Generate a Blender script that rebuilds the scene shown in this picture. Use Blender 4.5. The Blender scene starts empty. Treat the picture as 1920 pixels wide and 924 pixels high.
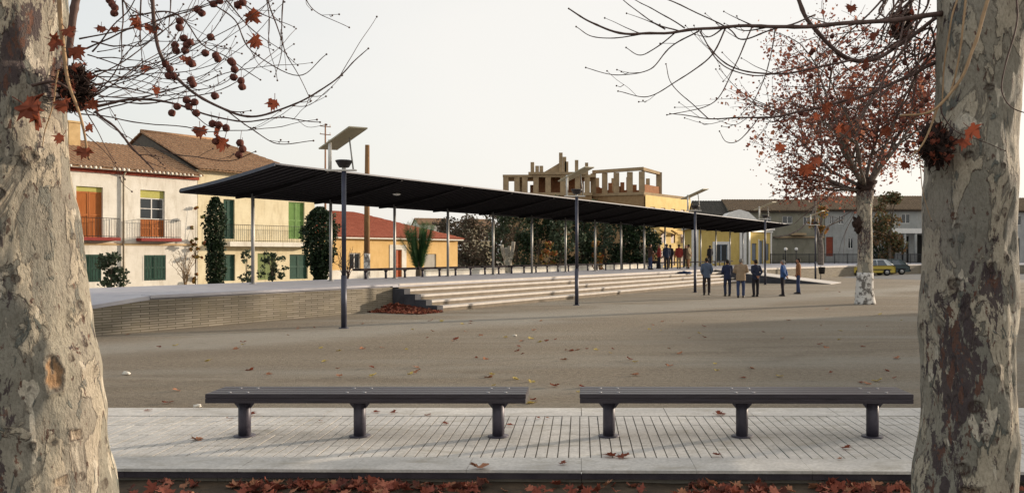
import bpy, bmesh, math, random
from mathutils import Vector, Matrix, noise
R = math.radians
C = bpy.context.scene.collection
sc = bpy.context.scene
random.seed(7)

# ---------------------------------------------------------------- camera, light, exposure
H = 1.9
cam = bpy.data.cameras.new('camera'); co = bpy.data.objects.new('camera', cam); C.objects.link(co)
co.location = (0, 0, H); co.rotation_euler = (R(90), 0, 0)
cam.sensor_width = 36; cam.lens = 30.0; cam.shift_x = -130/1920; cam.shift_y = 14/1920
cam.clip_start = 0.1; cam.clip_end = 3000
sc.camera = co
SUN_EL, SUN_AZ = 9.5, 60.0          # azimuth clockwise from +Y
w = bpy.data.worlds.new('World'); sc.world = w; w.use_nodes = True
nt = w.node_tree; bg = nt.nodes['Background']
sky = nt.nodes.new('ShaderNodeTexSky'); sky.sky_type = 'NISHITA'; sky.sun_disc = False
sky.sun_elevation = R(SUN_EL); sky.sun_rotation = R(SUN_AZ)
sky.air_density = 1.0; sky.dust_density = 3.0; sky.ozone_density = 1.5; sky.altitude = 0
# a thin milky veil of high cloud over the clear sky
tcw = nt.nodes.new('ShaderNodeTexCoord'); nzw = nt.nodes.new('ShaderNodeTexNoise'); nzw.inputs['Scale'].default_value = 1.6; nzw.inputs['Detail'].default_value = 5
mpw = nt.nodes.new('ShaderNodeMapping'); mpw.inputs['Scale'].default_value = (1, 1, 2.6); nt.links.new(tcw.outputs['Generated'], mpw.inputs[0]); nt.links.new(mpw.outputs[0], nzw.inputs[0])
sxw = nt.nodes.new('ShaderNodeSeparateXYZ'); nt.links.new(tcw.outputs['Generated'], sxw.inputs[0])
def wm(op, a, b, c=None):
    nd = nt.nodes.new('ShaderNodeMath'); nd.operation = op; nd.use_clamp = bool(c)
    for i, v in enumerate((a, b)):
        if isinstance(v, bpy.types.NodeSocket): nt.links.new(v, nd.inputs[i])
        else: nd.inputs[i].default_value = v
    return nd.outputs[0]
veil = wm('ADD', wm('ADD', wm('MULTIPLY', sxw.outputs[0], .50), .97), wm('ADD', wm('MULTIPLY', sxw.outputs[2], -.16), wm('MULTIPLY', wm('SUBTRACT', nzw.outputs['Fac'], .5), .35)))
veil = wm('MINIMUM', wm('MAXIMUM', veil, .3), .93)
mxw = nt.nodes.new('ShaderNodeMix'); mxw.data_type = 'RGBA'; nt.links.new(veil, mxw.inputs[0]); nt.links.new(sky.outputs[0], mxw.inputs[6]); mxw.inputs[7].default_value = (3.36, 3.25, 3.07, 1)
nt.links.new(mxw.outputs[2], bg.inputs[0]); bg.inputs[1].default_value = 0.14
sl = bpy.data.lights.new('sun', 'SUN'); so = bpy.data.objects.new('sun', sl); C.objects.link(so)
sl.energy = 2.9; sl.angle = R(1.2); sl.color = (1.0, 0.84, 0.66)
sd = Vector((math.sin(R(SUN_AZ))*math.cos(R(SUN_EL)), math.cos(R(SUN_AZ))*math.cos(R(SUN_EL)), math.sin(R(SUN_EL))))
so.rotation_euler = sd.to_track_quat('Z', 'Y').to_euler(); so.location = (40, 10, 30)
sc.view_settings.view_transform = 'Standard'; sc.view_settings.look = 'None'
sc.view_settings.gamma = 1; sc.view_settings.exposure = 1.05

# ---------------------------------------------------------------- measuring helpers
F, X0, Y0 = 1600.0, 1090.0, 476.0
def D(x, y, d): return Vector(((x-X0)/F*d, d, H-(y-Y0)/F*d))       # point seen at (x, y), d metres away
def G(x, y, z=0.0): return D(x, y, F*(H-z)/(y-Y0))                  # point at height z
UA = math.atan2(.880, .474)                                         # long axis of the canopy
U = Vector((.474, .880, 0)).normalized(); N = Vector((-.880, .474, 0)).normalized()
def UP(u, p, z=0.0): return U*u + N*p + Vector((0, 0, z))

# ---------------------------------------------------------------- materials
MATS = {}
def rgb(h):
    if isinstance(h, str):
        c = [int(h[i:i+2], 16)/255 for i in (0, 2, 4)]
        return tuple(x/12.92 if x < .04045 else ((x+.055)/1.055)**2.4 for x in c)
    return h
class NT:
    def __init__(s, name, rough=.8, metal=0.0, spec=.3):
        s.m = bpy.data.materials.new(name); s.m.use_nodes = True; s.t = s.m.node_tree
        s.b = s.t.nodes['Principled BSDF']; s.b.inputs['Roughness'].default_value = rough
        s.b.inputs['Metallic'].default_value = metal; s.b.inputs['Specular IOR Level'].default_value = spec
        s.tc = s.t.nodes.new('ShaderNodeTexCoord')
    def n(s, kind, **kw):
        nd = s.t.nodes.new(kind)
        for k, v in kw.items():
            if k in nd.inputs.keys(): 
                if isinstance(v, (int, float, tuple)): nd.inputs[k].default_value = v
                else: s.t.links.new(v, nd.inputs[k])
            else: setattr(nd, k, v)
        return nd
    def l(s, a, b): s.t.links.new(a, b)
    def coord(s, scale=(1, 1, 1), rot=(0, 0, 0), kind='Object'):
        mp = s.t.nodes.new('ShaderNodeMapping'); s.l(s.tc.outputs[kind], mp.inputs[0])
        mp.inputs['Scale'].default_value = scale; mp.inputs['Rotation'].default_value = rot
        return mp.outputs[0]
    def noise(s, scale, vec=None, detail=4, rough=.55, dist=0.0):
        nd = s.t.nodes.new('ShaderNodeTexNoise'); s.l(vec or s.tc.outputs['Object'], nd.inputs['Vector'])
        nd.inputs['Scale'].default_value = scale; nd.inputs['Detail'].default_value = detail
        nd.inputs['Roughness'].default_value = rough; nd.inputs['Distortion'].default_value = dist
        return nd.outputs['Fac']
    def ramp(s, fac, stops, const=False):
        nd = s.t.nodes.new('ShaderNodeValToRGB'); s.l(fac, nd.inputs[0]); cr = nd.color_ramp
        if const: cr.interpolation = 'CONSTANT'
        while len(cr.elements) < len(stops): cr.elements.new(0.5)
        for e, (p, c) in zip(cr.elements, stops):
            e.position = p; e.color = (*rgb(c), 1) if not isinstance(c, float) else (c, c, c, 1)
        return nd.outputs[0]
    def mix(s, fac, a, b, mode='MIX'):
        nd = s.t.nodes.new('ShaderNodeMix'); nd.data_type = 'RGBA'; nd.blend_type = mode
        for i, v in ((0, fac), (6, a), (7, b)):
            if isinstance(v, bpy.types.NodeSocket): s.l(v, nd.inputs[i])
            elif i == 0: nd.inputs[0].default_value = v
            else: nd.inputs[i].default_value = (*rgb(v), 1)
        return nd.outputs[2]
    def math(s, op, a, b=0.0, clamp=False):
        nd = s.t.nodes.new('ShaderNodeMath'); nd.operation = op; nd.use_clamp = clamp
        for i, v in enumerate((a, b)):
            if isinstance(v, bpy.types.NodeSocket): s.l(v, nd.inputs[i])
            else: nd.inputs[i].default_value = v
        return nd.outputs[0]
    def attr(s, name):
        nd = s.t.nodes.new('ShaderNodeAttribute'); nd.attribute_name = name; return nd.outputs['Fac']
    def col(s, c):
        if isinstance(c, bpy.types.NodeSocket): s.l(c, s.b.inputs['Base Color'])
        else: s.b.inputs['Base Color'].default_value = (*rgb(c), 1)
        return s
    def bump(s, h, strength=.5, dist=.02):
        nd = s.t.nodes.new('ShaderNodeBump'); nd.inputs['Strength'].default_value = strength
        nd.inputs['Distance'].default_value = dist; s.l(h, nd.inputs['Height']); s.l(nd.outputs[0], s.b.inputs['Normal']); return s
def M(name, a, b=None, scale=3.0, rough=.8, metal=0.0, spec=.3, bump=0.0, bs=40, stretch=(1, 1, 1), lo=.35, hi=.65):
    """plain weathered surface: two tones broken by noise, fine bump"""
    if name in MATS: return MATS[name]
    n = NT(name, rough, metal, spec)
    if b is None: n.col(a)
    else:
        v = n.coord(stretch)
        f = n.noise(scale, v, 6, .65)
        n.col(n.ramp(f, [(lo, a), (hi, b)]))
    if bump: n.bump(n.noise(bs, None, 4, .6), bump, .01)
    MATS[name] = n.m; return n.m

def ground_mat():
    n = NT('packed_earth', .95, 0, .15)
    rot = (0, 0, -R(20))
    a = n.noise(.10, n.coord((.5, 2.2, 1), rot), 5, .6)
    b = n.noise(.9, n.coord((.25, 3.0, 1), (0, 0, -R(12))), 6, .7)
    c = n.noise(14, None, 5, .7)
    base = n.ramp(a, [(.34, '73695f'), (.5, '867b6c'), (.64, '9b9284')])
    base = n.mix(n.math('MULTIPLY', n.ramp(b, [(.40, 0.0), (.64, 1.0)]), .45), base, '786c5c')
    fine = n.ramp(c, [(.30, '5e5548'), (.5, '8c8171'), (.72, 'b0a592')])
    base = n.mix(.5, base, fine)
    # sandy and dusty drifts
    sx = n.t.nodes.new('ShaderNodeSeparateXYZ'); n.l(n.tc.outputs['Object'], sx.inputs[0])
    def track(px, py, dx, dy, hw, amt, colr, base):
        dd = n.math('ADD', n.math('SUBTRACT', n.math('MULTIPLY', n.math('ADD', sx.outputs[0], -px), dy), n.math('MULTIPLY', n.math('ADD', sx.outputs[1], -py), dx)), n.math('MULTIPLY', n.math('SUBTRACT', n.noise(.25, None, 4, .6), .5), 4.0))
        q = n.math('SUBTRACT', 1.0, n.math('DIVIDE', n.math('ABSOLUTE', dd), hw), True)
        return n.mix(n.math('MULTIPLY', n.ramp(q, [(0.0, 0.0), (.6, 1.0)]), amt), base, colr)
    base = track(-9.5, 17.0, .68, .73, 2.0, .55, 'a5a096', base)
    base = track(-2, 13.6, .93, .36, .25, .3, '6f6557', base); base = track(-2, 14.9, .93, .36, .22, .3, '6f6557', base)
    base = track(4, 19, .97, .24, .9, .25, '75695a', base)
    base = track(0, 12.0, .99, -.12, .25, .28, 'a39a8c', base)
    e = n.noise(.35, n.coord((.3, 1.6, 1), (0, 0, -R(24))), 4, .5)
    base = n.mix(n.math('MULTIPLY', n.ramp(e, [(.5, 0.0), (.66, 1.0)]), .5), base, '9d998f')
    g = n.noise(160, None, 3, .7)
    base = n.mix(n.math('MULTIPLY', n.ramp(g, [(.56, 0.0), (.64, 1.0)]), .5), base, 'b8ae9c')
    base = n.mix(n.math('MULTIPLY', n.ramp(n.noise(55, None, 4, .75), [(.60, 0.0), (.68, 1.0)]), .5), base, '574e43')
    base = n.mix(n.math('MULTIPLY', n.ramp(n.noise(3.2, n.coord((.6, 1.6, 1)), 6, .75), [(.56, 0.0), (.64, 1.0)]), .35), base, '6c6255')
    n.col(base); n.bump(n.math('ADD', n.noise(60, None, 5, .75), n.noise(6, None, 5, .7)), .9, .05)
    return n.m
def paving_mat():
    n = NT('pale_cement_tile', .75, 0, .3)
    a = n.noise(.8, n.coord((1, 1.5, 1)), 6, .7)
    b = n.noise(30, None, 5, .7)
    base = n.ramp(a, [(.3, 'a8a5a0'), (.5, 'c0bcb6'), (.68, 'd2cdc5')])
    base = n.mix(n.math('MULTIPLY', n.ramp(b, [(.4, 1.0), (.6, 0.0)]), .3), base, '77736a')
    d = n.noise(1.7, n.coord((1, 2.2, 1)), 5, .7, .6)
    base = n.mix(n.math('MULTIPLY', n.ramp(d, [(.52, 0.0), (.7, 1.0)]), .6), base, '8a8271')
    n.col(base); n.bump(b, .3, .01); return n.m
def bark_mat():
    n = NT('plane_bark', .85, 0, .25)
    v = n.coord((1, 1, .42))
    p1 = n.noise(5.0, v, 6, .6, .5); p2 = n.noise(9.5, v, 6, .62, .5); p3 = n.noise(17, v, 5, .65, .3)
    base = n.ramp(n.noise(1.6, v, 3, .5), [(.35, '8b887c'), (.65, 'ada492')])
    base = n.mix(n.ramp(p1, [(.52, 0.0), (.535, .9)]), base, 'c3b7a1')
    base = n.mix(n.ramp(p1, [(.497, 0.0), (.512, .55), (.525, .55), (.535, 0.0)]), base, '6a6155')
    base = n.mix(n.ramp(p2, [(.60, 0.0), (.612, 1.0)]), base, '75776f')
    base = n.mix(n.ramp(n.noise(9, v, 3, .5, .4), [(.63, 0.0), (.64, 1.0)]), base, 'd8ceba')
    base = n.mix(n.ramp(n.noise(2.2, v, 3, .5), [(.45, 0.0), (.7, .5)]), base, '9c8f85')
    base = n.mix(n.ramp(n.noise(26, v, 4, .6, .3), [(.64, 0.0), (.66, .85)]), base, '5f463d')
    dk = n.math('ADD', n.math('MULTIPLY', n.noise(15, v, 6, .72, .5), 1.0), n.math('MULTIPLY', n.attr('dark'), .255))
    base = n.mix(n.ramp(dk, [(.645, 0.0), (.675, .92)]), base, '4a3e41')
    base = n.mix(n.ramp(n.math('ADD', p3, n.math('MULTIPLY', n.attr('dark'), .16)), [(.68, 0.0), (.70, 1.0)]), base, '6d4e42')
    base = n.mix(n.math('MULTIPLY', n.attr('ring'), n.ramp(n.noise(22, None, 4, .7), [(.38, .25), (.56, 1.0)])), base, '3c2a24')
    base = n.mix(n.attr('wood'), base, 'ae8a66')
    base = n.mix(n.math('MULTIPLY', n.ramp(n.noise(70, v, 4, .7), [(.35, 1.0), (.55, 0.0)]), .35), base, '5b5247')
    n.col(base)
    h = n.math('ADD', n.math('ADD', n.math('MULTIPLY', n.ramp(p2, [(.59, 0.0), (.62, 1.0)]), .35), n.math('MULTIPLY', n.ramp(p1, [(.51, 0.0), (.54, 1.0)]), .35)), n.math('MULTIPLY', n.noise(45, v, 5, .75), .8))
    n.bump(h, 1.0, .035); return n.m
def brick_wall_mat():
    n = NT('thin_buff_brick', .9, 0, .2)
    br = n.t.nodes.new('ShaderNodeTexBrick'); 
    sx = n.t.nodes.new('ShaderNodeSeparateXYZ'); n.l(n.tc.outputs['Object'], sx.inputs[0])
    cb = n.t.nodes.new('ShaderNodeCombineXYZ'); n.l(n.math('ADD', sx.outputs[0], sx.outputs[1]), cb.inputs[0]); n.l(sx.outputs[2], cb.inputs[1])
    n.l(cb.outputs[0], br.inputs['Vector'])
    for k, v in (('Scale', 1.0), ('Brick Width', .48), ('Row Height', .060), ('Mortar Size', .0085), ('Bias', 0.0), ('Mortar Smooth', .25)): br.inputs[k].default_value = v
    br.inputs['Color1'].default_value = (*rgb('8f877a'), 1); br.inputs['Color2'].default_value = (*rgb('777064'), 1); br.inputs['Mortar'].default_value = (*rgb('4a4438'), 1)
    f = n.noise(1.3, None, 5, .65)
    n.col(n.mix(n.math('MULTIPLY', n.ramp(f, [(.45, 0.0), (.65, 1.0)]), .4), br.outputs['Color'], '7c735f'))
    n.bump(br.outputs['Fac'], -.8, .012); return n.m
def tile_mat(name, a, b, c):
    n = NT(name, .9, 0, .15)
    f = n.noise(2.2, None, 6, .7); g = n.noise(9, None, 3, .6)
    n.col(n.mix(n.math('MULTIPLY', n.ramp(g, [(.45, 0.0), (.62, 1.0)]), .6), n.ramp(f, [(.35, a), (.6, b)]), c))
    n.bump(n.noise(25), .5, .03); MATS[name] = n.m; return n.m
def leaf_mat(name, cols, trans=.35, rough=.6):
    """random tone per leaf cluster, light coming through"""
    n = NT(name, rough, 0, .25)
    r = n.t.nodes.new('ShaderNodeNewGeometry').outputs['Random Per Island']
    k = len(cols); base = n.ramp(r, [(i/k, c) for i, c in enumerate(cols)], True)
    base = n.mix(.25, base, n.ramp(n.noise(1.1), [(.35, cols[0]), (.65, cols[-1])]))
    n.col(base)
    tr = n.t.nodes.new('ShaderNodeBsdfTranslucent'); n.l(base, tr.inputs[0])
    mx = n.t.nodes.new('ShaderNodeMixShader'); mx.inputs[0].default_value = trans
    n.l(n.b.outputs[0], mx.inputs[1]); n.l(tr.outputs[0], mx.inputs[2])
    n.l(mx.outputs[0], n.t.nodes['Material Output'].inputs[0]); MATS[name] = n.m; return n.m

earth = ground_mat(); paving = paving_mat(); bark = bark_mat(); brickw = brick_wall_mat()
old_tile = tile_mat('old_clay_tile', '97765c', 'ab8a6c', '6b5442')
red_tile = tile_mat('red_clay_tile', '9c5844', 'a8634e', '874a3a')
grey_tile = tile_mat('weathered_clay_tile', '71614f', '84705a', '524a40')
asphalt = M('asphalt', '5c5d5e', '6c6b6a', 2, .9, bump=.3)
def plaster(name, a, b, st, amt=.5):
    n = NT(name, .92, 0, .2); base = n.ramp(n.noise(.9, None, 6, .65), [(.35, a), (.65, b)])
    base = n.mix(n.math('MULTIPLY', n.ramp(n.noise(1.6, n.coord((1.6, 1.6, .35)), 7, .7), [(.5, 0.0), (.68, 1.0)]), amt), base, st)
    base = n.mix(n.math('MULTIPLY', n.ramp(n.noise(7, None, 5, .7), [(.58, 0.0), (.66, 1.0)]), amt*.6), base, st)
    n.col(base); n.bump(n.noise(9, None, 6, .7), .35, .03); MATS[name] = n.m; return n.m
white_pl = plaster('whitewashed_plaster', 'd0cabd', 'e2ddd2', 'a79b88', .45)
cream_pl = plaster('cream_plaster', 'd2c4a2', 'e0d5b6', 'ab9a78', .5)
orange_pl = plaster('ochre_plaster', 'cda86c', 'd9b67e', 'b8935c', .45)
olive_pl = plaster('olive_render', '777465', '878375', '5f5c4f', .5)
pale_pl = plaster('pale_grey_plaster', '8c8d8b', '9c9c98', '726f68', .5)
yellow_pl = plaster('yellow_plaster', 'bda35e', 'c9b06c', '9c8450', .35)
concrete = M('raw_concrete', '8e7a60', 'a58f70', 1.5, .95, bump=.3, bs=8)
raw_brick = M('raw_hollow_brick', '8b5f42', '9c6e4e', 2.5, .95, bump=.4, bs=14)
greenp = M('green_painted_shutter', '234236', '2c5042', 6, .6)
green_lit = M('bright_green_shutter', '5f8240', '6e914c', 4, .6)
olive_sh = M('olive_roller_shutter', '6d7a48', '7b8854', 4, .6)
red_paint = M('dark_red_painted_slab', '7a2420', '8a3028', 4, .6)
wood_or = M('varnished_pine', '9a5626', 'b06a32', 5, .5, stretch=(6, 6, .6))
blind_y = M('faded_yellow_blind', 'a5a052', 'b4ae62', 8, .7)
whitep = M('white_painted_metal', 'c9c6c0', 'd8d5cf', 5, .5, spec=.4)
glass = M('dark_window_glass', '1b2227', None, rough=.08, spec=.8)
dark_hole = M('dark_interior', '15130f', '1d1a16', 2)
iron = M('black_iron', '2a2a2c', '343434', 9, .55, metal=.3)
steel = M('grey_painted_steel', '4a4c56', '565964', 6, .45, metal=.2, spec=.5)
steel_l = M('galvanised_steel', '92918f', 'a3a19c', 4, .45, metal=.4, spec=.5)
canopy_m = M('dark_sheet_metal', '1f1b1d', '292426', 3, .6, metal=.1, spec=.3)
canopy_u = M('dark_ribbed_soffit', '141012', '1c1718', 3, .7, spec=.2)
edge_m = M('pale_sheet_metal_edge', '5f6066', '6c6d72', 4, .6, metal=.2)
stone_step = M('pale_stone_tread', 'bab2aa', 'cbc4bc', 3, .85, bump=.2, bs=30)
riser_m = M('brown_stone_riser', '6f6558', '7e7364', 3, .9, bump=.3)
shade_grey = M('shade_dark_stone', '36373d', '44454b', 3, .75, bump=.3, bs=30)  # grey side stone, with the shade of faces turned from the sun in its colour
deck_m = M('grey_terrazzo', '9d9ca3', 'b0aeb2', 1.2, .7, bump=.15, bs=60)
kerb_d = M('dark_kerb_edge', '322d33', '423c40', 4, .85, bump=.4, bs=30)
kerb_l = M('grey_concrete_footing', '6d685f', '807a6f', 4, .9, bump=.4, bs=30)
soil = M('dark_soil', '32291f', '4a3d2e', 6, .98, bump=.8, bs=30)
twig_m = M('dark_twig_bark', '4a3a33', '65504a', 14, .8)
twig_l = M('tan_twig_bark', '94785a', 'ab8d6a', 14, .8)
limb_m = M('grey_limb_bark', '554b47', '7b7268', 6, .85, bump=.5, bs=20)
trunk_m = M('brown_trunk_bark', '4c4238', '665a4c', 6, .9, bump=.6, bs=15)
lime_m = M('flaking_whitewash', '6b6660', 'cfcbc4', 5, .9, bump=.5, bs=15, lo=.44, hi=.52)
leaf_r = leaf_mat('dry_plane_leaf', ['8c4630', 'a85638', '743b2b', 'b66c48'], .38)
leaf_c = leaf_mat('russet_crown_leaf', ['7c4a3e', '98604c', '66403a', 'b57a5c', '8a5244'], .45)
ball_m = M('plane_seed_ball', '54302a', '6b4036', 30, .95, bump=.8, bs=80)
litter_m = leaf_mat('leaf_litter', ['7a4030', '95533f', '56302a', 'b0705a', 'a5785a', '40271f', '84483a'], .15, .8)
gold_m = leaf_mat('yellow_fallen_leaf', ['b09a4a', 'c2ae66', 'a07c3c'], .3)
dgreen = leaf_mat('dark_evergreen_leaf', ['1d2b1a', '26361f', '182315', '2f3f24'], .15)
mgreen = leaf_mat('mid_green_leaf', ['3e4a36', '4c5842', '343f2e', '5a6450'], .25)
brownl = leaf_mat('brown_hedge_leaf', ['5a4c40', '6a584c', '4a4238', '5c5a48'], .2)
autl = leaf_mat('autumn_mixed_leaf', ['6a6a30', '9a5a2c', '4a5a2c', 'a07a34', '7c3c28'], .3)
palm_m = leaf_mat('palm_frond', ['3a5a34', '47683c', '2f4c2a'], .35)
skin_m = M('skin', '9a6c54', 'a87860', 20, .6)

# ---------------------------------------------------------------- mesh helpers
class MB:
    def __init__(s): s.v = []; s.f = []; s.sm = []
    def add(s, vs, fs, smooth=False):
        o = len(s.v); s.v += [tuple(v) for v in vs]
        s.f += [tuple(i+o for i in f) for f in fs]; s.sm += [smooth]*len(fs); return s
    def box(s, a, b, bev=0.0):
        x0, y0, z0 = a; x1, y1, z1 = b
        if bev <= 0:
            s.add([(x0,y0,z0),(x1,y0,z0),(x1,y1,z0),(x0,y1,z0),(x0,y0,z1),(x1,y0,z1),(x1,y1,z1),(x0,y1,z1)],
              [(0,3,2,1),(4,5,6,7),(0,1,5,4),(1,2,6,5),(2,3,7,6),(3,0,4,7)])
        else:
            bm = bmesh.new(); bmesh.ops.create_cube(bm, size=1)
            for v in bm.verts:
                v.co = Vector(((x0+x1)/2+v.co.x*(x1-x0), (y0+y1)/2+v.co.y*(y1-y0), (z0+z1)/2+v.co.z*(z1-z0)))
            bmesh.ops.bevel(bm, geom=bm.edges[:], offset=bev, segments=2, affect='EDGES')
            s.bm(bm)
        return s
    def bm(s, bm, smooth=False):
        bm.verts.index_update()
        s.add([v.co[:] for v in bm.verts], [[v.index for v in f.verts] for f in bm.faces], smooth); bm.free(); return s
    def prism(s, pts, a, b, axis='z'):
        """closed outline extruded from a to b along axis"""
        n = len(pts)
        f3 = {'z': lambda p, t: (p[0], p[1], t), 'y': lambda p, t: (p[0], t, p[1]), 'x': lambda p, t: (t, p[0], p[1])}[axis]
        vs = [f3(p, a) for p in pts] + [f3(p, b) for p in pts]
        fs = [tuple(range(n))[::-1], tuple(range(n, 2*n))] + [(i, (i+1) % n, n+(i+1) % n, n+i) for i in range(n)]
        return s.add(vs, fs)
    def tube(s, pts, rad, n=8, caps=True, smooth=True):
        pts = [Vector(p) for p in pts]; k = len(pts)
        if not hasattr(rad, '__len__'): rad = [rad]*k
        vs, fs = [], []; prev = None
        for i, p in enumerate(pts):
            t = (pts[min(i+1, k-1)] - pts[max(i-1, 0)])
            t = t.normalized() if t.length > 1e-9 else Vector((0, 0, 1))
            if prev is None:
                a = Vector((0, 0, 1)) if abs(t.z) < .9 else Vector((1, 0, 0)); x = t.cross(a).normalized()
            else:
                x = prev - t*prev.dot(t); x = x.normalized() if x.length > 1e-6 else prev
            prev = x; y = t.cross(x)
            for j in range(n):
                an = 2*math.pi*j/n; vs.append(p + (x*math.cos(an)+y*math.sin(an))*rad[i])
        for i in range(k-1):
            for j in range(n):
                fs.append((i*n+j, i*n+(j+1) % n, (i+1)*n+(j+1) % n, (i+1)*n+j))
        if caps: fs.append(tuple(range(n))[::-1]); fs.append(tuple(range((k-1)*n, k*n)))
        return s.add(vs, fs, smooth)
    def rings(s, rs, n=14):
        """stack of ellipses: (centre, rx, ry)"""
        vs, fs = [], []; k = len(rs)
        for c, rx, ry in rs:
            for j in range(n):
                an = 2*math.pi*j/n; vs.append((c[0]+rx*math.cos(an), c[1]+ry*math.sin(an), c[2]))
        for i in range(k-1):
            for j in range(n): fs.append((i*n+j, i*n+(j+1) % n, (i+1)*n+(j+1) % n, (i+1)*n+j))
        fs.append(tuple(range(n))[::-1]); fs.append(tuple(range((k-1)*n, k*n)))
        return s.add(vs, fs, True)
    def ball(s, c, r, sub=2, sq=(1, 1, 1), rough=0.0, seed=0):
        bm = bmesh.new(); bmesh.ops.create_icosphere(bm, subdivisions=sub, radius=1)
        for v in bm.verts:
            d = 1 + rough*noise.noise(v.co*2.3+Vector((seed*3.1, seed, 0)))
            v.co = Vector((c[0]+v.co.x*r*sq[0]*d, c[1]+v.co.y*r*sq[1]*d, c[2]+v.co.z*r*sq[2]*d))
        return s.bm(bm, True)
    def build(s, name, mat, parent=None, loc=None):
        me = bpy.data.meshes.new(name); me.from_pydata(s.v, [], s.f); me.materials.append(mat)
        me.polygons.foreach_set('use_smooth', s.sm); me.update()
        o = bpy.data.objects.new(name, me); C.objects.link(o)
        if parent: o.parent = parent
        if loc is not None: o.location = loc
        return o
def tag(o, label=None, cat=None, group=None, kind=None):
    for k, v in (('label', label), ('category', cat), ('group', group), ('kind', kind)):
        if v: o[k] = v
    return o
def thing(name, label, cat, loc=(0, 0, 0), rz=0.0, group=None):
    o = bpy.data.objects.new(name, None); C.objects.link(o); o.location = loc; o.rotation_euler = (0, 0, rz)
    o.empty_display_size = .2
    return tag(o, label, cat, group)
def dup(root, loc=None, rz=None, label=None):
    def cp(o, par):
        c = o.copy(); C.objects.link(c)
        if par: c.parent = par
        for ch in kids.get(o.name, []): cp(ch, c)
        return c
    kids = {}
    for o in bpy.data.objects:
        if o.parent: kids.setdefault(o.parent.name, []).append(o)
    r = cp(root, None)
    if loc is not None: r.location = loc
    if rz is not None: r.rotation_euler = (0, 0, rz)
    if label: r['label'] = label
    return r
def struct(name, mb, mat, loc=None): return tag(mb.build(name, mat, None, loc), kind='structure')
def spline(pts, seg=6):
    pts = [Vector(p) for p in pts]; out = []
    P = [pts[0]*2-pts[1]] + pts + [pts[-1]*2-pts[-2]]
    for i in range(1, len(P)-2):
        for k in range(seg):
            t = k/seg; a, b, c, d = P[i-1], P[i], P[i+1], P[i+2]
            out.append(.5*((2*b)+(-a+c)*t+(2*a-5*b+4*c-d)*t*t+(-a+3*b-3*c+d)*t**3))
    out.append(pts[-1]); return out
def wob(pts, amp, sc_=6.0, seed=0):
    return [p + Vector((noise.noise(p*sc_+Vector((seed, 0, 0))), noise.noise(p*sc_+Vector((0, seed, 5))), noise.noise(p*sc_+Vector((9, 0, seed)))))*amp for p in pts]
def lerp(a, b, t): return a+(b-a)*t

# ---------------------------------------------------------------- SETTING: earth, roads, paving
g = MB(); g.add([(-1500, 7.9, 0), (1500, 7.9, 0), (1500, 2500, 0), (-1500, 2500, 0)], [(0, 1, 2, 3)])
struct('ground', g, earth)
g = MB(); n_ = 60
vs = []; 
for i in range(n_+1):
    for j in range(21):
        x = -14+24*i/n_; y = 7.75-7.0*j/20
        vs.append((x, y, -.09+.02*noise.noise(Vector((x*1.5, y*1.5, 3)))+.01*noise.noise(Vector((x*7, y*7, 1)))))
g.add(vs, [(i*21+j, i*21+j+1, (i+1)*21+j+1, (i+1)*21+j) for i in range(n_) for j in range(20)], True)
struct('tree_bed_soil', g, soil)
g = MB(); g.add([(-1500, -60, -.2), (1500, -60, -.2), (1500, 8.0, -.2), (-1500, 8.0, -.2)], [(0, 1, 2, 3)])
struct('lower_ground', g, soil)
# street behind the platform
g = MB(); g.add([UP(-60, 25.4, .004), UP(130, 25.4, .004), UP(130, 33, .004), UP(-60, 38, .004)], [(0, 3, 2, 1)])
struct('back_street', g, asphalt)
a_, b_, c_, d_ = G(1575, 520.5), G(1740, 525), Vector((70, 66, 0)), Vector((70, 81.5, 0))
e_, f_ = G(1727, 513.3), G(1604, 517.2)
g = MB(); g.add([v+Vector((0, 0, .004)) for v in (a_, b_, c_, d_, e_, f_)], [(0, 1, 2, 3, 4, 5)])
struct('side_road', g, asphalt)

# paving strip: bordering slabs + ribbed tiles, each rib a raised bar with a groove beside it
def pav_y0(x): return 7.40 - .018*(x-.5)*.8      # front edge, slightly askew
pv = MB(); rr = random.Random(3)
pv.add([(-16, pav_y0(-16)+.02, .0), (9, pav_y0(9)+.02, .0), (9, 10.40, .0), (-16, 10.40, .0)], [(0, 1, 2, 3)])
pbase = M('grimy_mortar', '6c675e', '858078', 3, .95, bump=.3)
struct('paving_mortar', pv, pbase, (0, 0, .003))
pv = MB()
x = -16.0
while x < 9:
    L = 1.0
    h = rr.uniform(0, .003)
    pv.prism([(x+.004, 9.905), (x+L-.004, 9.905), (x+L-.004, 10.41), (x+.004, 10.41)], -.02, .024+h)
    ya, yb = pav_y0(x), pav_y0(x+L)
    pv.prism([(x+.0015, ya), (x+L-.0015, yb), (x+L-.0015, yb+.455), (x+.0015, ya+.455)], .0, .024+h)
    x += L
x = -16.0
while x < 9:
    for r_ in range(4):
        ya = 7.4+.46+r_*.5085 if r_ else pav_y0(x)+.46
        yb = 7.4+.46+(r_+1)*.5085
        pv.box((x+.006, ya+.003, .0), (x+.0965, yb-.011, .021+rr.uniform(0, .0035)))
    x += .1018
struct('paving', pv, paving)
kb = MB()
x = -16.0
while x < 9:
    ya, yb = pav_y0(x), pav_y0(x+2)
    kb.prism([(x+.002, ya+.012), (x+1.998, yb+.012), (x+1.998, yb+.3), (x+.002, ya+.3)], -.055, .0)
    x += 2
struct('kerb_edge', kb, kerb_d)
kb = MB(); x = -16.0
while x < 9:
    ya, yb = pav_y0(x), pav_y0(x+1.6)
    kb.prism([(x+.003, ya+.055), (x+1.597, yb+.055), (x+1.597, yb+.4), (x+.003, ya+.4)], -.22, -.057)
    x += 1.6
struct('kerb_footing', kb, kerb_l)

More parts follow.
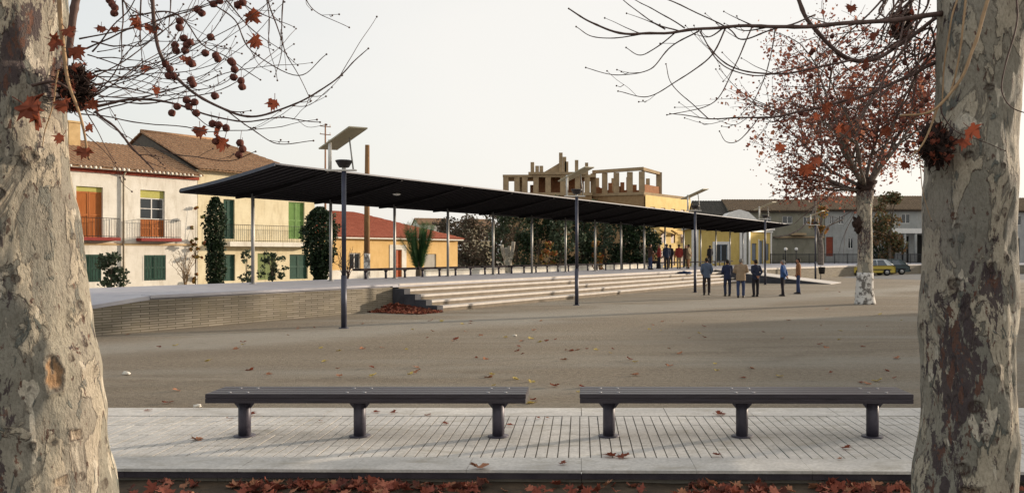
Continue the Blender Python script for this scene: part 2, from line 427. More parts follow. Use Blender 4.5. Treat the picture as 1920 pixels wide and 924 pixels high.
# ---------------------------------------------------------------- PLATFORM with retaining wall, steps, ramps
HP, PW = .876, 19.23
plat = thing('raised_platform', 'long raised terrace with thin-brick wall and wide pale steps under the dark canopy', 'platform', (0, 0, 0), UA)
U0, U1, UR, UE = 13.4, 22.3, 54.5, 80.0
mb = MB()
mb.prism([(U0, PW+.05), (U1, PW+.05), (U1, PW), (UE, PW), (UE, 25.1), (U0, 25.1)], HP-.10, HP)
mb.build('deck', deck_m, plat)
rp = MB(); ul = U0-8.0
rp.add([(ul, PW, 0), (U0, PW, HP-.1), (U0, PW, HP), (ul, PW, .02), (ul, 25.1, 0), (U0, 25.1, HP-.1), (U0, 25.1, HP), (ul, 25.1, .02)],
       [(0, 1, 2, 3), (3, 2, 6, 7), (4, 7, 6, 5)])
rp.build('ramp_surface', deck_m, plat)
wl = MB()
wl.prism([(ul, 0), (U1, 0), (U1, HP-.1), (U0, HP-.1)], PW+.012, PW+.3, 'y')
wl.box((U1-.3, PW+.31, 0), (U1, 24.9, HP-.102))
wl.box((U0, 24.8, 0), (UE-.05, 25.08, HP-.102))
wl.build('retaining_wall', brickw, plat)
# coping lip in pale stone along the wall
cp = MB(); x = U0
while x < U1-.01:
    x2 = min(x+1.2, U1); cp.box((x+.002, PW-.03, HP-.06), (x2-.002, PW+.35, HP+.012)); x = x2
cp.build('coping', deck_m, plat)
for k in range(4):      # k=0 lowest
    p0 = PW - .46*(4-k); z1 = .175*(k+1)
    m1 = MB(); m1.box((U1+.32, p0+.02, 0 if k == 0 else .175*k-.003), (UR, PW+.02, z1-.06)); 
    r_ = m1.build('step', riser_m, plat)
    m2 = MB(); x = U1+.32
    while x < UR-.01:
        x2 = min(x+1.5, UR); m2.box((x+.002, p0, z1-.06), (x2-.002, p0+.5, z1+rr.uniform(-.002, .002))); x = x2
    m2.build('tread', stone_step, r_)
m2 = MB(); m2.box((U1+.32, PW-.02, HP-.055), (UR, PW+.4, HP+.006)); m2.build('top_tread', stone_step, plat)
m2 = MB(); m2.box((U1+.32, PW+.01, .69), (UR, PW+.1, HP-.101)); m2.build('top_riser', riser_m, plat)
ck = MB()
for k in range(4):
    p0 = PW-.46*(4-k)-.03; ck.box((U1, p0, 0), (U1+.318, p0+.457 if k < 3 else PW+.01, .175*(k+1)+.03), .006)
ck.build('step_cheek', shade_grey, plat)
rm = MB(); rm.prism([(11.7, 0), (PW, HP-.06), (PW, 0)], UR+.01, UR+3.2, 'x'); rm.build('ramp_side', shade_grey, plat)
rm = MB(); rm.prism([(11.6, .0), (11.6, .03), (PW, HP+.004), (PW, HP-.06)], UR-.03, UR+3.25, 'x'); rm.build('ramp_surface', stone_step, plat)

# terrace beyond the ramp
A, B, Cc = UP(57.8, 17.2), G(1600, 517), G(1727, 513)
ter = thing('far_terrace', 'buff walled terrace with pale coping to the right of the ramp', 'terrace', (0, 0, 0))
outl = [A, B, Cc, Vector((75, 82, 0)), Vector((75, 130, 0)), UP(95, 25.3), UP(80.03, 25.1), UP(80.03, 19.25), UP(57.8, 19.22)]
tm = MB(); tm.prism([(v.x, v.y) for v in outl], -.05, HP-.075); tm.build('retaining_wall', brickw, ter)
tm = MB(); tm.prism([(v.x, v.y) for v in outl], HP-.072, HP-.004); tm.build('terrace_top', deck_m, ter)
tm = MB()
for a, b in ((A, B), (B, Cc), (Cc, Vector((75, 82, 0)))):
    dv = (b-a).normalized(); nv = Vector((dv.y, -dv.x, 0)); q = [a+nv*.05, b+nv*.05, b-nv*.3, a-nv*.3]
    tm.prism([(v.x, v.y) for v in q], HP-.09+.002, HP+.03)
tm.build('coping', stone_step, ter)

# ---------------------------------------------------------------- CANOPY
can = thing('canopy', 'long dark mono-pitch metal canopy on sixteen slim steel columns', 'canopy', UP(18.25, 22.4, HP), UA)
cu = 18.25; cpv = 22.4
def L(u, p, z): return (u-cu, p-cpv, z-HP)
PB, PF, ZB, ZF, CE = 24.6, 20.3, 3.97, 4.60, 78.3
def rz_(p): return lerp(ZB, ZF, (PB-p)/(PB-PF))
def cpro(p):           # gently bent section: flatter at the tips
    t = (PB-p)/(PB-PF); return lerp(ZB, ZF, t) + .05*math.sin(math.pi*t)*-1
ps = [PB-(PB-PF)*i/8 for i in range(9)]
rf = MB()
vs = []; 
for u in (cu, CE):
    for p in ps: vs.append(L(u, p, cpro(p)+.035))
    for p in ps: vs.append(L(u, p, cpro(p)-.0))
fs = []
for i in range(8): fs += [(i, i+1, 18+i+1, 18+i), (9+i, 18+9+i, 18+9+i+1, 9+i+1)]
fs += [(0, 18, 27, 9), (8, 17, 35, 26)] + [tuple(range(0, 9))+tuple(range(17, 8, -1)), tuple(range(18, 27))[::-1]+tuple(range(27, 36))]
rf.add(vs, fs); rf.build('roof', canopy_m, can)
# folded-sheet soffit ribs running front to back
sf = MB(); u = cu+.12
while u < CE-.1:
    pp = []
    for p in ps: pp.append(L(u, p, cpro(p)-.004))
    vs = []
    for i, p in enumerate(ps[:-1]):
        vs = [L(u, ps[i], cpro(ps[i])-.004), L(u+.08, ps[i], cpro(ps[i])-.004), L(u+.06, ps[i], cpro(ps[i])-.045), L(u+.02, ps[i], cpro(ps[i])-.045),
              L(u, ps[i+1], cpro(ps[i+1])-.004), L(u+.08, ps[i+1], cpro(ps[i+1])-.004), L(u+.06, ps[i+1], cpro(ps[i+1])-.045), L(u+.02, ps[i+1], cpro(ps[i+1])-.045)]
        sf.add(vs, [(3, 2, 6, 7), (0, 3, 7, 4), (2, 1, 5, 6)])
    u += .303
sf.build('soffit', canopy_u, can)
em = MB(); 
em.add([L(cu-.02, PF-.012, ZF-.01), L(CE+.02, PF-.012, ZF-.01), L(CE+.02, PF-.012, ZF+.038), L(cu-.02, PF-.012, ZF+.038),
        L(cu-.02, PF+.05, ZF-.01), L(CE+.02, PF+.05, ZF-.01), L(CE+.02, PF+.05, ZF+.038), L(cu-.02, PF+.05, ZF+.038)],
       [(0, 1, 2, 3), (3, 2, 6, 7), (4, 7, 6, 5), (0, 4, 5, 1), (0, 3, 7, 4), (1, 5, 6, 2)])
em.build('front_flashing', edge_m, can)
for uu in (cu-.03, CE+.005):
    em = MB(); vs = []
    for p in ps: vs += [L(uu, p, cpro(p)-.05), L(uu+.03, p, cpro(p)-.05), L(uu+.03, p, cpro(p)+.05), L(uu, p, cpro(p)+.05)]
    fs = []
    for i in range(8):
        for j in range(4): fs.append((i*4+j, i*4+(j+1) % 4, i*4+4+(j+1) % 4, i*4+4+j))
    em.add(vs, fs+[(0, 1, 2, 3), (32, 35, 34, 33)]); em.build('gable_trim', steel, can)
# back gutter and scalloped end caps
gm = MB(); a = L(cu, PB+.04, ZB-.03); b = L(CE, PB+.04, ZB-.03); gm.tube([a, b], .07, 8); gm.build('gutter', canopy_m, can)
PC = 23.77
for i in range(16):
    u = 20.4+3.64*i
    m_ = MB(); x, y, z = L(u, PC, HP)
    m_.tube([(x, y, 0), (x, y, cpro(PC)-HP-.1)], .058, 12); m_.tube([(x, y, 0), (x, y, .03)], .12, 12)
    c_o = m_.build('column', steel_l, can)
    m_ = MB()
    for j in range(8):
        p0, p1 = ps[j], ps[j+1]
        dd = [.16, .19, .21, .20, .18, .16, .13, .11, .08]
        vs = [L(u-.035, p0, cpro(p0)-dd[j]), L(u+.035, p0, cpro(p0)-dd[j]), L(u+.035, p0, cpro(p0)-.05), L(u-.035, p0, cpro(p0)-.05),
              L(u-.035, p1, cpro(p1)-dd[j+1]), L(u+.035, p1, cpro(p1)-dd[j+1]), L(u+.035, p1, cpro(p1)-.05), L(u-.035, p1, cpro(p1)-.05)]
        m_.add(vs, [(0, 1, 5, 4), (1, 2, 6, 5), (2, 3, 7, 6), (3, 0, 4, 7), (0, 3, 2, 1), (4, 5, 6, 7)])
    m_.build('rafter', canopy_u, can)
for uu in (cu+7.6,):
    m_ = MB(); x, y, z = L(uu, 22.1, cpro(22.1)-.06); m_.ball((x, y, z), .16, 2, (1, 1, .35)); m_.build('ceiling_lamp', whitep, can)

# ---------------------------------------------------------------- BENCHES
plank = M('dark_stained_plank', '231c22', '363037', 5, .45, spec=.5, stretch=(.6, 9, 9), bump=.25, bs=30)
plank_f = M('dull_dark_plank', '241f21', '302a2c', 5, .9, spec=.1)
post_m = M('dark_painted_post', '3a3742', '4b4752', 6, .5, metal=.2, spec=.5)
bolt_m = M('worn_bolt_head', '8a898c', '9c9b9c', 9, .4, metal=.8)
def make_bench(L_, legs, dep, hs, lr, label, loc, rz, group, detail=True):
    t = thing('bench', label, 'bench', loc, rz, group)
    s = MB(); nb = 4; bw = dep/nb
    for i in range(nb):
        y0 = -dep/2+i*bw
        s.box((-L_/2, y0+.004, hs-.045), (L_/2, y0+bw-.004, hs), .004 if detail else 0)
    s.box((-L_/2+.003, -dep/2+.001, hs-.092), (L_/2-.003, -dep/2+.045, hs-.046)); s.box((-L_/2+.003, dep/2-.045, hs-.092), (L_/2-.003, dep/2-.001, hs-.046))
    s.box((-L_/2+.003, -dep/2+.046, hs-.088), (-L_/2+.04, dep/2-.046, hs-.046)); s.box((L_/2-.04, -dep/2+.046, hs-.088), (L_/2-.003, dep/2-.046, hs-.046))
    s.build('seat', plank if detail else plank_f, t)
    for lx in legs:
        m_ = MB(); m_.tube([(lx, 0, .0), (lx, 0, hs-.06)], lr, 20 if detail else 8)
        m_.prism([(lx-.03, 0-.20), (lx+.03, -.20), (lx+.03, .20), (lx-.03, .20)], hs-.1, hs-.047)
        # gusset brackets either side
        for sg in (-1, 1): m_.prism([(lx+sg*lr*.8, hs-.2), (lx+sg*(lr+.07), hs-.10), (lx+sg*lr*.8, hs-.10)], -.01, .01, 'y')
        lg = m_.build('leg', post_m, t)
        m_ = MB(); m_.tube([(lx, 0, 0), (lx, 0, .012)], lr*1.75, 20 if detail else 8); m_.build('base_plate', post_m, lg)
        if detail:
            m_ = MB()
            for sx in (-.09, .09):
                for sy in (-.15, .12): m_.tube([(lx+sx, sy, hs-.002), (lx+sx, sy, hs+.006)], .016, 8)
            m_.build('bolt', bolt_m, lg)
    return t
make_bench(3.22, (-1.31, -.12, 1.31), .50, .475, .0625, 'left of the two near dark slatted benches on pale paving', (-2.165, 8.80, .022), R(-.3), 'dark benches on the near paving')
make_bench(3.34, (-1.37, .0, 1.34), .50, .475, .0625, 'right of the two near dark slatted benches, ending beside the thick trunk', (1.655, 8.79, .022), R(-.5), 'dark benches on the near paving')
ordn = ['leftmost', 'second', 'third', 'fourth', 'fifth', 'sixth', 'seventh', 'eighth', 'ninth', 'tenth', 'eleventh', 'twelfth', 'thirteenth']
b0 = make_bench(3.5, (-1.22, 0, 1.22), .45, .43, .05, 'leftmost bench in the long row beneath the back edge of the canopy', UP(27.75, 24.3, HP), UA, 'benches in a row under the canopy', False)
for i in range(1, 13):
    dup(b0, UP(27.75+3.64*i, 24.3, HP), UA, '%s bench from the left in the row beneath the back edge of the canopy' % ordn[i])

# ---------------------------------------------------------------- SOLAR LAMP POSTS
lamp_dk = M('black_lamp_bowl', '1e1b1e', '292529', 8, .4, spec=.5)
panel_b = M('beige_panel_back', '9c9580', 'aaa28c', 4, .6)
panel_c = M('dark_solar_cells', '1c2436', '242c40', 12, .2, spec=.6)
lamp_blue = M('dark_blue_post_paint', '2f3140', '3d3f4e', 5, .45, metal=.2, spec=.5)
def make_lamp(loc, label):
    t = thing('street_lamp', label, 'street lamp', loc, 0, 'solar lamp posts in a line before the steps')
    m_ = MB(); m_.tube([(0, 0, 0), (0, 0, 1.35)], .072, 16); m_.tube([(0, 0, 1.35), (0, 0, 4.02)], .058, 16); m_.tube([(0, 0, 0), (0, 0, .02)], .13, 16); m_.build('pole', lamp_blue, t)
    m_ = MB(); m_.box((-.46, -.07, 4.02), (.32, .07, 4.06), .006); m_.tube([(0, 0, 4.05), (0, 0, 4.13)], .05, 10); m_.build('bracket', whitep, t)
    m_ = MB(); m_.rings([((0, 0, 4.11), .115, .115), ((0, 0, 4.12), .13, .13), ((0, 0, 4.27), .215, .215), ((0, 0, 4.29), .215, .215), ((0, 0, 4.30), .18, .18)], 20); m_.build('lamp_bowl', lamp_dk, t)
    m_ = MB(); m_.tube([(-.36, 0, 4.06), (-.36, 0, 4.82)], .045, 10); m_.build('support_tube', whitep, t)
    m_ = MB(); m_.tube([(.24, 0, 4.06), (.14, 0, 4.86)], .02, 8); m_.build('support_rod', steel_l, t)
    a = Vector((.35, .44, .03)); b = Vector((1.0, -.78, .45)); c = Vector((-.03, 0, 4.87)); nn = a.cross(b).normalized()
    if nn.z > 0: nn = -nn
    q = [c-a/2-b/2, c+a/2-b/2, c+a/2+b/2, c-a/2+b/2]
    def slab(q, o0, o1, s=1.0):
        cc = sum(q, Vector())/4; qq = [cc+(v-cc)*s for v in q]
        return MB().add([v+nn*o0 for v in qq]+[v+nn*o1 for v in qq], [(0, 1, 2, 3), (7, 6, 5, 4), (0, 4, 5, 1), (1, 5, 6, 2), (2, 6, 7, 3), (3, 7, 4, 0)])
    p = slab(q, 0, .035).build('solar_panel', panel_b, t); slab(q, -.004, -.001, .95).build('cell_face', panel_c, p)
    return t
lp = [(16.36, 15.72), (27.8, 15.17), (39.8, 15.05), (51.8, 15.0)]
nm = ['tall solar lamp post nearest the camera, before the brick wall', 'second solar lamp post from the left, before the steps', 'third solar lamp post from the left, beside the standing men', 'fourth solar lamp post, beside the ramp and behind the men']
l0 = make_lamp(UP(*lp[0]), nm[0])
for (u, p), s in zip(lp[1:], nm[1:]): dup(l0, UP(u, p), 0, s)
dup(l0, G(1529, 524), 0, 'farthest solar lamp post, beyond the ramp beside the litter bin')

# ---------------------------------------------------------------- HOUSES
def wall_holes(x0, x1, z0, z1, holes, rev=.18, y=0.0):
    """front wall sheet with openings and reveals; holes (xa, xb, za, zb)"""
    m_ = MB(); xs = sorted({x0, x1, *[h[0] for h in holes], *[h[1] for h in holes]}); zs = sorted({z0, z1, *[h[2] for h in holes], *[h[3] for h in holes]})
    for i in range(len(xs)-1):
        for j in range(len(zs)-1):
            cx, cz = (xs[i]+xs[i+1])/2, (zs[j]+zs[j+1])/2
            if cx < x0 or cx > x1 or cz < z0 or cz > z1: continue
            if any(h[0] < cx < h[1] and h[2] < cz < h[3] for h in holes): continue
            m_.add([(xs[i], y, zs[j]), (xs[i+1], y, zs[j]), (xs[i+1], y, zs[j+1]), (xs[i], y, zs[j+1])], [(0, 1, 2, 3)])
    for a, b, c, d in holes:
        c = max(c, z0)
        m_.add([(a, y, c), (b, y, c), (b, y, d), (a, y, d), (a, y+rev, c), (b, y+rev, c), (b, y+rev, d), (a, y+rev, d)],
               [(0, 4, 5, 1), (1, 5, 6, 2), (2, 6, 7, 3), (3, 7, 4, 0)])
    return m_
def shell(m_, x0, x1, dep, z0, z1, gl=None, gr=None, gz=None):
    """side and back walls, optional gable peaks at depth gl/height gz"""
    side = [(0, z0), (dep, z0), (dep, z1), (0, z1)]
    if gz: side = [(0, z0), (dep, z0), (dep, z1), (gl, gz), (0, z1)]
    for x, fl in ((x0, False), (x1, True)):
        vs = [(x, p[0], p[1]) for p in side]; f = tuple(range(len(vs)))
        m_.add(vs, [f if fl else f[::-1]])
    m_.add([(x0, dep, z0), (x1, dep, z0), (x1, dep, z1), (x0, dep, z1)], [(3, 2, 1, 0)])
    return m_
def tiles(m_, p00, p10, p01, p11, pitch=.24, amp=.05, th=.06, step=.45):
    """barrel-tiled roof plane: p00-p10 along the eave, p01-p11 along the ridge"""
    p00, p10, p01, p11 = map(Vector, (p00, p10, p01, p11))
    n = (p10-p00).cross(p01-p00).normalized()
    if n.z < 0: n = -n
    W = (p10-p00).length; nx = max(4, int(W/pitch)*6); ny = max(2, int((p01-p00).length/step))
    vs, fs = [], []
    for j in range(ny+1):
        for k in (0, 1):
            if j == ny and k: continue
            t = j/ny
            for i in range(nx+1):
                s = i/nx; b = lerp(p00, p10, s); c = lerp(p01, p11, s); p = lerp(b, c, t)
                h = amp*abs(math.sin(math.pi*i/6))+(.02 if k else -.012)+.012*noise.noise(p*1.7)
                if j == 0 and k == 0: h = amp*abs(math.sin(math.pi*i/6))
                vs.append(p+n*h)
    rows = len(vs)//(nx+1)
    for r in range(rows-1):
        for i in range(nx): fs.append((r*(nx+1)+i, r*(nx+1)+i+1, (r+1)*(nx+1)+i+1, (r+1)*(nx+1)+i))
    m_.add(vs, fs)
    m_.add([p00-n*th, p10-n*th, p11-n*th, p01-n*th, p00, p10, p11, p01], [(0, 3, 2, 1), (0, 1, 5, 4), (1, 2, 6, 5), (3, 0, 4, 7), (2, 3, 7, 6)])
    return m_
def railing(x0, x1, y0, z0, z1, par, step=.13, ends=True):
    m_ = MB(); 
    for z in (z0+.06, z1): m_.tube([(x0, -y0, z), (x1, -y0, z)], .016, 5)
    n = max(2, int((x1-x0)/step))
    for i in range(n+1): x = lerp(x0, x1, i/n); m_.tube([(x, -y0, z0), (x, -y0, z1)], .009, 4)
    if ends:
        for x in (x0, x1):
            for z in (z0+.06, z1): m_.tube([(x, -y0, z), (x, -.01, z)], .016, 5)
            for k in range(1, 4): m_.tube([(x, -y0*k/4, z0), (x, -y0*k/4, z1)], .009, 4)
    return m_.build('railing', iron, par)
def shutter(par, x0, x1, z0, z1, mat, y=.10, name='shutter', leaves=2):
    m_ = MB(); w_ = (x1-x0)/leaves
    for i in range(leaves):
        a = x0+i*w_+.01; b = x0+(i+1)*w_-.01
        m_.box((a, y, z0+.01), (a+.06, y+.05, z1-.01)); m_.box((b-.06, y, z0+.01), (b, y+.05, z1-.01))
        for zz in (z0+.01, (z0+z1)/2-.04, z1-.09): m_.box((a+.061, y+.002, zz), (b-.061, y+.048, zz+.08))
        z = z0+.1
        while z < z1-.1:
            m_.add([(a+.06, y+.012, z), (b-.06, y+.012, z), (b-.06, y+.034, z+.05), (a+.06, y+.034, z+.05)], [(0, 1, 2, 3)]); z += .055
        m_.add([(a, y+.04, z0), (b, y+.04, z0), (b, y+.04, z1), (a, y+.04, z1)], [(0, 1, 2, 3)])
    return m_.build(name, mat, par)
def window(par, x0, x1, z0, z1, fmat=None, y=.08, nx=2, nz=1, name='window', gm=None):
    m_ = MB(); fw = .06; fmat = fmat or whitep
    m_.box((x0+.005, y, z0+.005), (x0+fw, y+.06, z1-.005)); m_.box((x1-fw, y, z0+.005), (x1-.005, y+.06, z1-.005))
    m_.box((x0+fw, y+.001, z0+.005), (x1-fw, y+.059, z0+fw)); m_.box((x0+fw, y+.001, z1-fw), (x1-fw, y+.059, z1-.005))
    for i in range(1, nx): x = lerp(x0, x1, i/nx); m_.box((x-.03, y+.002, z0+fw), (x+.03, y+.058, z1-fw))
    for i in range(1, nz): z = lerp(z0, z1, i/nz); m_.box((x0+fw, y+.004, z-.02), (x1-fw, y+.056, z+.02))
    f = m_.build(name, fmat, par)
    MB().add([(x0+.01, y+.035, z0+.01), (x1-.01, y+.035, z0+.01), (x1-.01, y+.035, z1-.01), (x0+.01, y+.035, z1-.01)], [(0, 1, 2, 3)]).build('pane', gm or glass, f)
    return f
VA = R(55.0); V = Vector((math.cos(VA), math.sin(VA), 0)); W_ = Vector((-math.sin(VA), math.cos(VA), 0)); Q = 46.2
def fd(px): k = (px-X0)/F; return Q/((k*V.x*0)+(W_.x*k+W_.y))
def fs_(px): k = (px-X0)/F; return fd(px)*(k*V.x+V.y)
def fz(px, py): return H-(py-Y0)*fd(px)/F
def FP(s, q=Q, z=0): return V*s+W_*q+Vector((0, 0, z))

# --- white house
s0 = fs_(30); s1 = fs_(370); wh = thing('house', 'white two-storey house with red balcony slabs and green ground floor shutters', 'house', FP(s0), VA)
def lx(px): return fs_(px)-s0
Lw = s1-s0; EV = 6.35
d1 = (lx(143), lx(193), fz(168, 446), fz(168, 350)); d2 = (lx(263), lx(309), fz(286, 444), fz(286, 357))
d0 = (lx(60), lx(95), d1[2], d1[3])
g1 = (lx(148), lx(190), .45, fz(170, 477)); g2 = (lx(270), lx(311), .45, fz(290, 478)); g0 = (lx(60), lx(90), .1, g1[3])
m_ = wall_holes(0, Lw, 0, EV, [d0, d1, d2, g0, g1, g2], .22); shell(m_, 0, Lw, 10, 0, EV, 5, 5, EV+1.9); m_.build('wall', white_pl, wh)
m_ = MB(); m_.box((0, -.05, fz(250, 460)), (Lw, -.002, fz(250, 456))); m_.build('string_course', M('buff_band', 'b59a72', 'c4aa82', 3), wh)
m_ = MB(); m_.box((-.1, -.12, EV-.22), (Lw+.05, -.003, EV-.02)); m_.build('cornice', M('red_painted_cornice', '8c3d2c', '9c4a36', 3), wh)
m_ = MB(); tiles(m_, (-.2, -.5, EV+.03), (Lw+.1, -.5, EV+.03), (-.2, 5, EV+2.0), (Lw+.1, 5, EV+2.0)); tiles(m_, (Lw+.1, 10.4, EV+.03), (-.2, 10.4, EV+.03), (Lw+.1, 5.02, EV+2.0), (-.2, 5.02, EV+2.0)); rfo = m_.build('roof', old_tile, wh)
m_ = MB(); x = 0; rr = random.Random(5)
while x < Lw-.2:
    if rr.random() < .85: m_.tube([(x+.12, -.50, EV+.005), (x+.12, -.2, EV+.045)], .075*rr.uniform(.8, 1.15), 6)
    x += .24
m_.box((-.15, -.46, EV-.05), (Lw+.05, -.1, EV-.012)); m_.build('eave_mortar', white_pl, rfo)
m_ = MB(); cx = lx(205); m_.box((cx-.4, 3.6, EV+1.2), (cx+.2, 4.2, EV+2.75)); m_.box((cx-.46, 3.54, EV+2.76), (cx+.26, 4.26, EV+2.86)); m_.build('chimney', M('buff_chimney', 'b09468', 'c4a87a', 3), rfo)
for d, sh in ((d0, 1), (d1, 1)):
    shutter(wh, d[0], d[1], d[2], d[3]-.25, wood_or, .12); MB().box((d[0], .13, d[3]-.25), (d[1], .19, d[3])).build('blind', blind_y, wh)
dr = window(wh, d2[0], d2[1], d2[2]+.95, d2[3]-.42, whitep, .12, 2, 2); 
MB().box((d2[0]+.01, .11, d2[3]-.42), (d2[1]-.01, .17, d2[3])).build('blind', blind_y, wh)
shutter(wh, d2[0], d2[1], d2[2], d2[2]+.95, wood_or, .12, 'door')
for g_ in (g0, g1, g2):
    shutter(wh, g_[0], g_[1], g_[2], g_[3], greenp, .02)
    m_ = MB(); 
    for i in range(8): x = lerp(g_[0]+.05, g_[1]-.05, i/7); m_.tube([(x, -.06, g_[2]), (x, -.06, g_[3]-.03)], .008, 4)
    m_.build('window_grille', iron, wh)
for a, b in ((lx(40), lx(112)), (lx(126), lx(217)), (lx(255), lx(331))):
    z = fz((a+b)/2*0+250, 446)
    MB().box((a, -.55, z-.17), (b, -.002, z), .01).build('balcony_slab', red_paint, wh); railing(a+.05, b-.05, .5, z, z+1.0, wh)
m_ = MB(); px_ = lx(230); m_.tube([(px_, -.09, 0), (px_, -.09, EV-.3), (px_, -.3, EV-.1)], .05, 8); m_.build('drainpipe', M('grey_drainpipe', '8f8574', '9e9482', 5), wh)

# --- cream house
s0 = fs_(371); s1 = fs_(590)
yh = thing('house', 'cream two-storey house with tall clay roof, white balcony slab and green shutters', 'house', FP(s0), VA)
Ly = s1-s0; EY = 6.75
d1 = (lx(419), lx(440), fz(430, 448), fz(430, 374)); d2 = (lx(541), lx(571), fz(555, 448), fz(555, 379))
g1 = (lx(414), lx(441), .3, fz(430, 477)); g2 = (lx(483), lx(517), .3, fz(500, 475)); g3 = (lx(543), lx(577), .3, fz(560, 477))
m_ = wall_holes(0, Ly, 0, EY, [d1, d2, g1, g2, g3], .22); shell(m_, 0, Ly, 12, 0, EY); m_.build('wall', cream_pl, yh)
m_ = MB(); yo = 6; tiles(m_, (-.15, -.5, EY), (Ly+.3, -.5, EY), (-.15, yo, EY+2.65), (Ly-3.2, yo, EY+2.65)); tiles(m_, (Ly+.3, 12.5, EY), (-.15, 12.5, EY), (Ly-3.2, yo+.02, EY+2.65), (-.15, yo+.02, EY+2.65))
m_.add([(Ly+.3, -.5, EY+.03), (Ly+.3, 12.5, EY+.03), (Ly-3.2, yo, EY+2.66)], [(0, 1, 2)])
m_.tube([(-.15, yo, EY+2.68), (Ly-3.2, yo, EY+2.68)], .12, 8); m_.build('roof', old_tile, yh)
m_ = MB(); m_.prism([(.02, EY-.1), (11.98, EY-.1), (6, EY+2.5)], -.04, .2, 'x'); m_.build('gable', M('grey_gable_render', '4f4b45', '625c52', 3), yh)
for d, mt in ((d1, greenp), (d2, green_lit)): shutter(yh, d[0], d[1], d[2], d[3], mt, .1)
for g_, mt in ((g1, greenp), (g2, olive_sh), (g3, greenp)): shutter(yh, g_[0], g_[1], g_[2], g_[3], mt, .1)
z = fz(500, 454); MB().box((lx(418), -.7, z-.28), (lx(585), -.002, z), .01).build('balcony_slab', white_pl, yh); railing(lx(420), lx(583), .64, z, z+1.0, yh)

# --- orange low house
s0 = fs_(594); s1 = fs_(858)
oh = thing('house', 'low ochre house with red hipped roof and orange door', 'house', FP(s0), VA)
Lo = s1-s0; EO = 3.1; zt = fz(750, 474)
dd = (lx(739), lx(753), .0, fz(745, 468)); w1 = (lx(795), lx(818), fz(806, 508), fz(806, 476)); w2 = (lx(655), lx(676), fz(665, 505), fz(665, 474))
m_ = wall_holes(0, Lo, 0, EO, [dd, w1, w2], .2); shell(m_, 0, Lo, 9, 0, EO); m_.build('wall', orange_pl, oh)
m_ = MB()
for a, b in ((0, dd[0]-.45), (dd[1]+.45, Lo)): m_.box((a, -.035, 0), (b, -.002, fz(750, 504)))
m_.build('plinth', white_pl, oh)
m_ = MB(); m_.box((dd[0]-.44, -.04, 0), (dd[0]-.002, -.003, dd[3]+.35)); m_.box((dd[1]+.002, -.04, 0), (dd[1]+.44, -.003, dd[3]+.35)); m_.box((dd[0]-.002, -.04, dd[3]+.002), (dd[1]+.002, -.003, dd[3]+.35)); m_.build('door_surround', white_pl, oh)
shutter(oh, *dd[:2], .0, dd[3], M('orange_door', 'a8481c', 'ba5826', 4, .5), .08, 'door')
m_ = MB(); m_.box((w1[0], .06, w1[2]), (w1[1], .1, w1[3])); m_.build('shutter', M('pale_roller_shutter', '9c968c', 'aaa498', 3), oh)
window(oh, *w2)
m_ = MB(); hz = EO+1.95
tiles(m_, (-.3, -.4, EO), (Lo+.4, -.4, EO), (2.0, 4.5, hz), (Lo-6.5, 4.5, hz), amp=.03); tiles(m_, (Lo+.4, 9.4, EO), (-.3, 9.4, EO), (Lo-6.5, 4.52, hz), (2.0, 4.52, hz), amp=.03)
tiles(m_, (Lo+.4, -.4, EO), (Lo+.4, 9.4, EO), (Lo-6.5, 4.5, hz), (Lo-6.5, 4.52, hz), amp=.02)
m_.build('roof', red_tile, oh)
MB().box((-.25, -.36, EO-.16), (Lo+.3, -.003, EO-.07)).build('eave_board', white_pl, oh)

# --- unfinished building, far
ub = thing('unfinished_building', 'half-built concrete-framed block with open top storey above a yellow wall', 'building', D(1080, 476, 104)-Vector((0, 0, H)), R(38))
# local frame: +x along the shaded face (receding right), -y faces left/camera ; lit face at +x end
def ubp(px, d): return ((px-1080)/F*d)
# work in world-aligned local axes instead
ub.rotation_euler = (0, 0, 0)
DU = 104.0
def ux(px, d=DU): return D(px, 476, d).x-ub.location.x
def uz(py, d=DU): return H-(py-476)*d/F
m_ = MB(); cols = []
zb = uz(360); z1 = uz(330); 
# main body: shaded long face (left) and lit short face (right)
cx = ux(1207); xl = ux(1113); xr = ux(1292)
body = [(cx, -2.0), (xr+1.5, 9.0), (xr-5.5, 20), (xl-1.5, 14.0), (xl, 2.0)]
body = [(cx, 0.0), (ux(1292, 114), 10.0), (ux(1292, 114)-7, 18.0), (xl-6, 14.0), (xl, 3.0)]
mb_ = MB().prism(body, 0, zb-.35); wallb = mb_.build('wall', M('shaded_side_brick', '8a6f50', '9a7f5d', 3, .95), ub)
# lit yellow plaster face set proud
a = Vector((body[0][0], body[0][1], 0)); b = Vector((body[1][0], body[1][1], 0)); dv = (b-a); Lb = dv.length; ang = math.atan2(dv.y, dv.x)
fac = bpy.data.objects.new('facade', None)
m_ = MB(); holes = []
zz = [(.4, 2.3), (3.3, 4.9), (6.2, 7.7)]
for lo, hi in zz:
    for t in (.1, .32, .54, .76): holes.append((Lb*t, Lb*t+1.15, lo, hi))
wm = wall_holes(0, Lb, 0, zb-.36, holes, .2)
rot = Matrix.Rotation(ang, 3, 'Z'); off = a + Vector((dv.y, -dv.x, 0)).normalized()*.25
def place(m_):
    m_.v = [tuple(rot @ Vector(v) + off) for v in m_.v]; return m_
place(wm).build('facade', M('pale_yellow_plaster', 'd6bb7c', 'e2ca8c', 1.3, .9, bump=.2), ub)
for k, h in enumerate(holes):
    place(MB().box((h[0], .1, h[2]), (h[1], .18, h[3]))).build('window', M('brown_window', '6a4a34', '7c5a42', 5, .5), ub)
for t in (.04, .3, .56):
    place(MB().prism([(0, 5.0), (-.9, 4.5), (-.9, 4.42), (0, 4.9)], Lb*t, Lb*t+2.2, 'x')).build('awning', M('buff_awning', 'c9a96c', 'd6b87a', 4), ub)
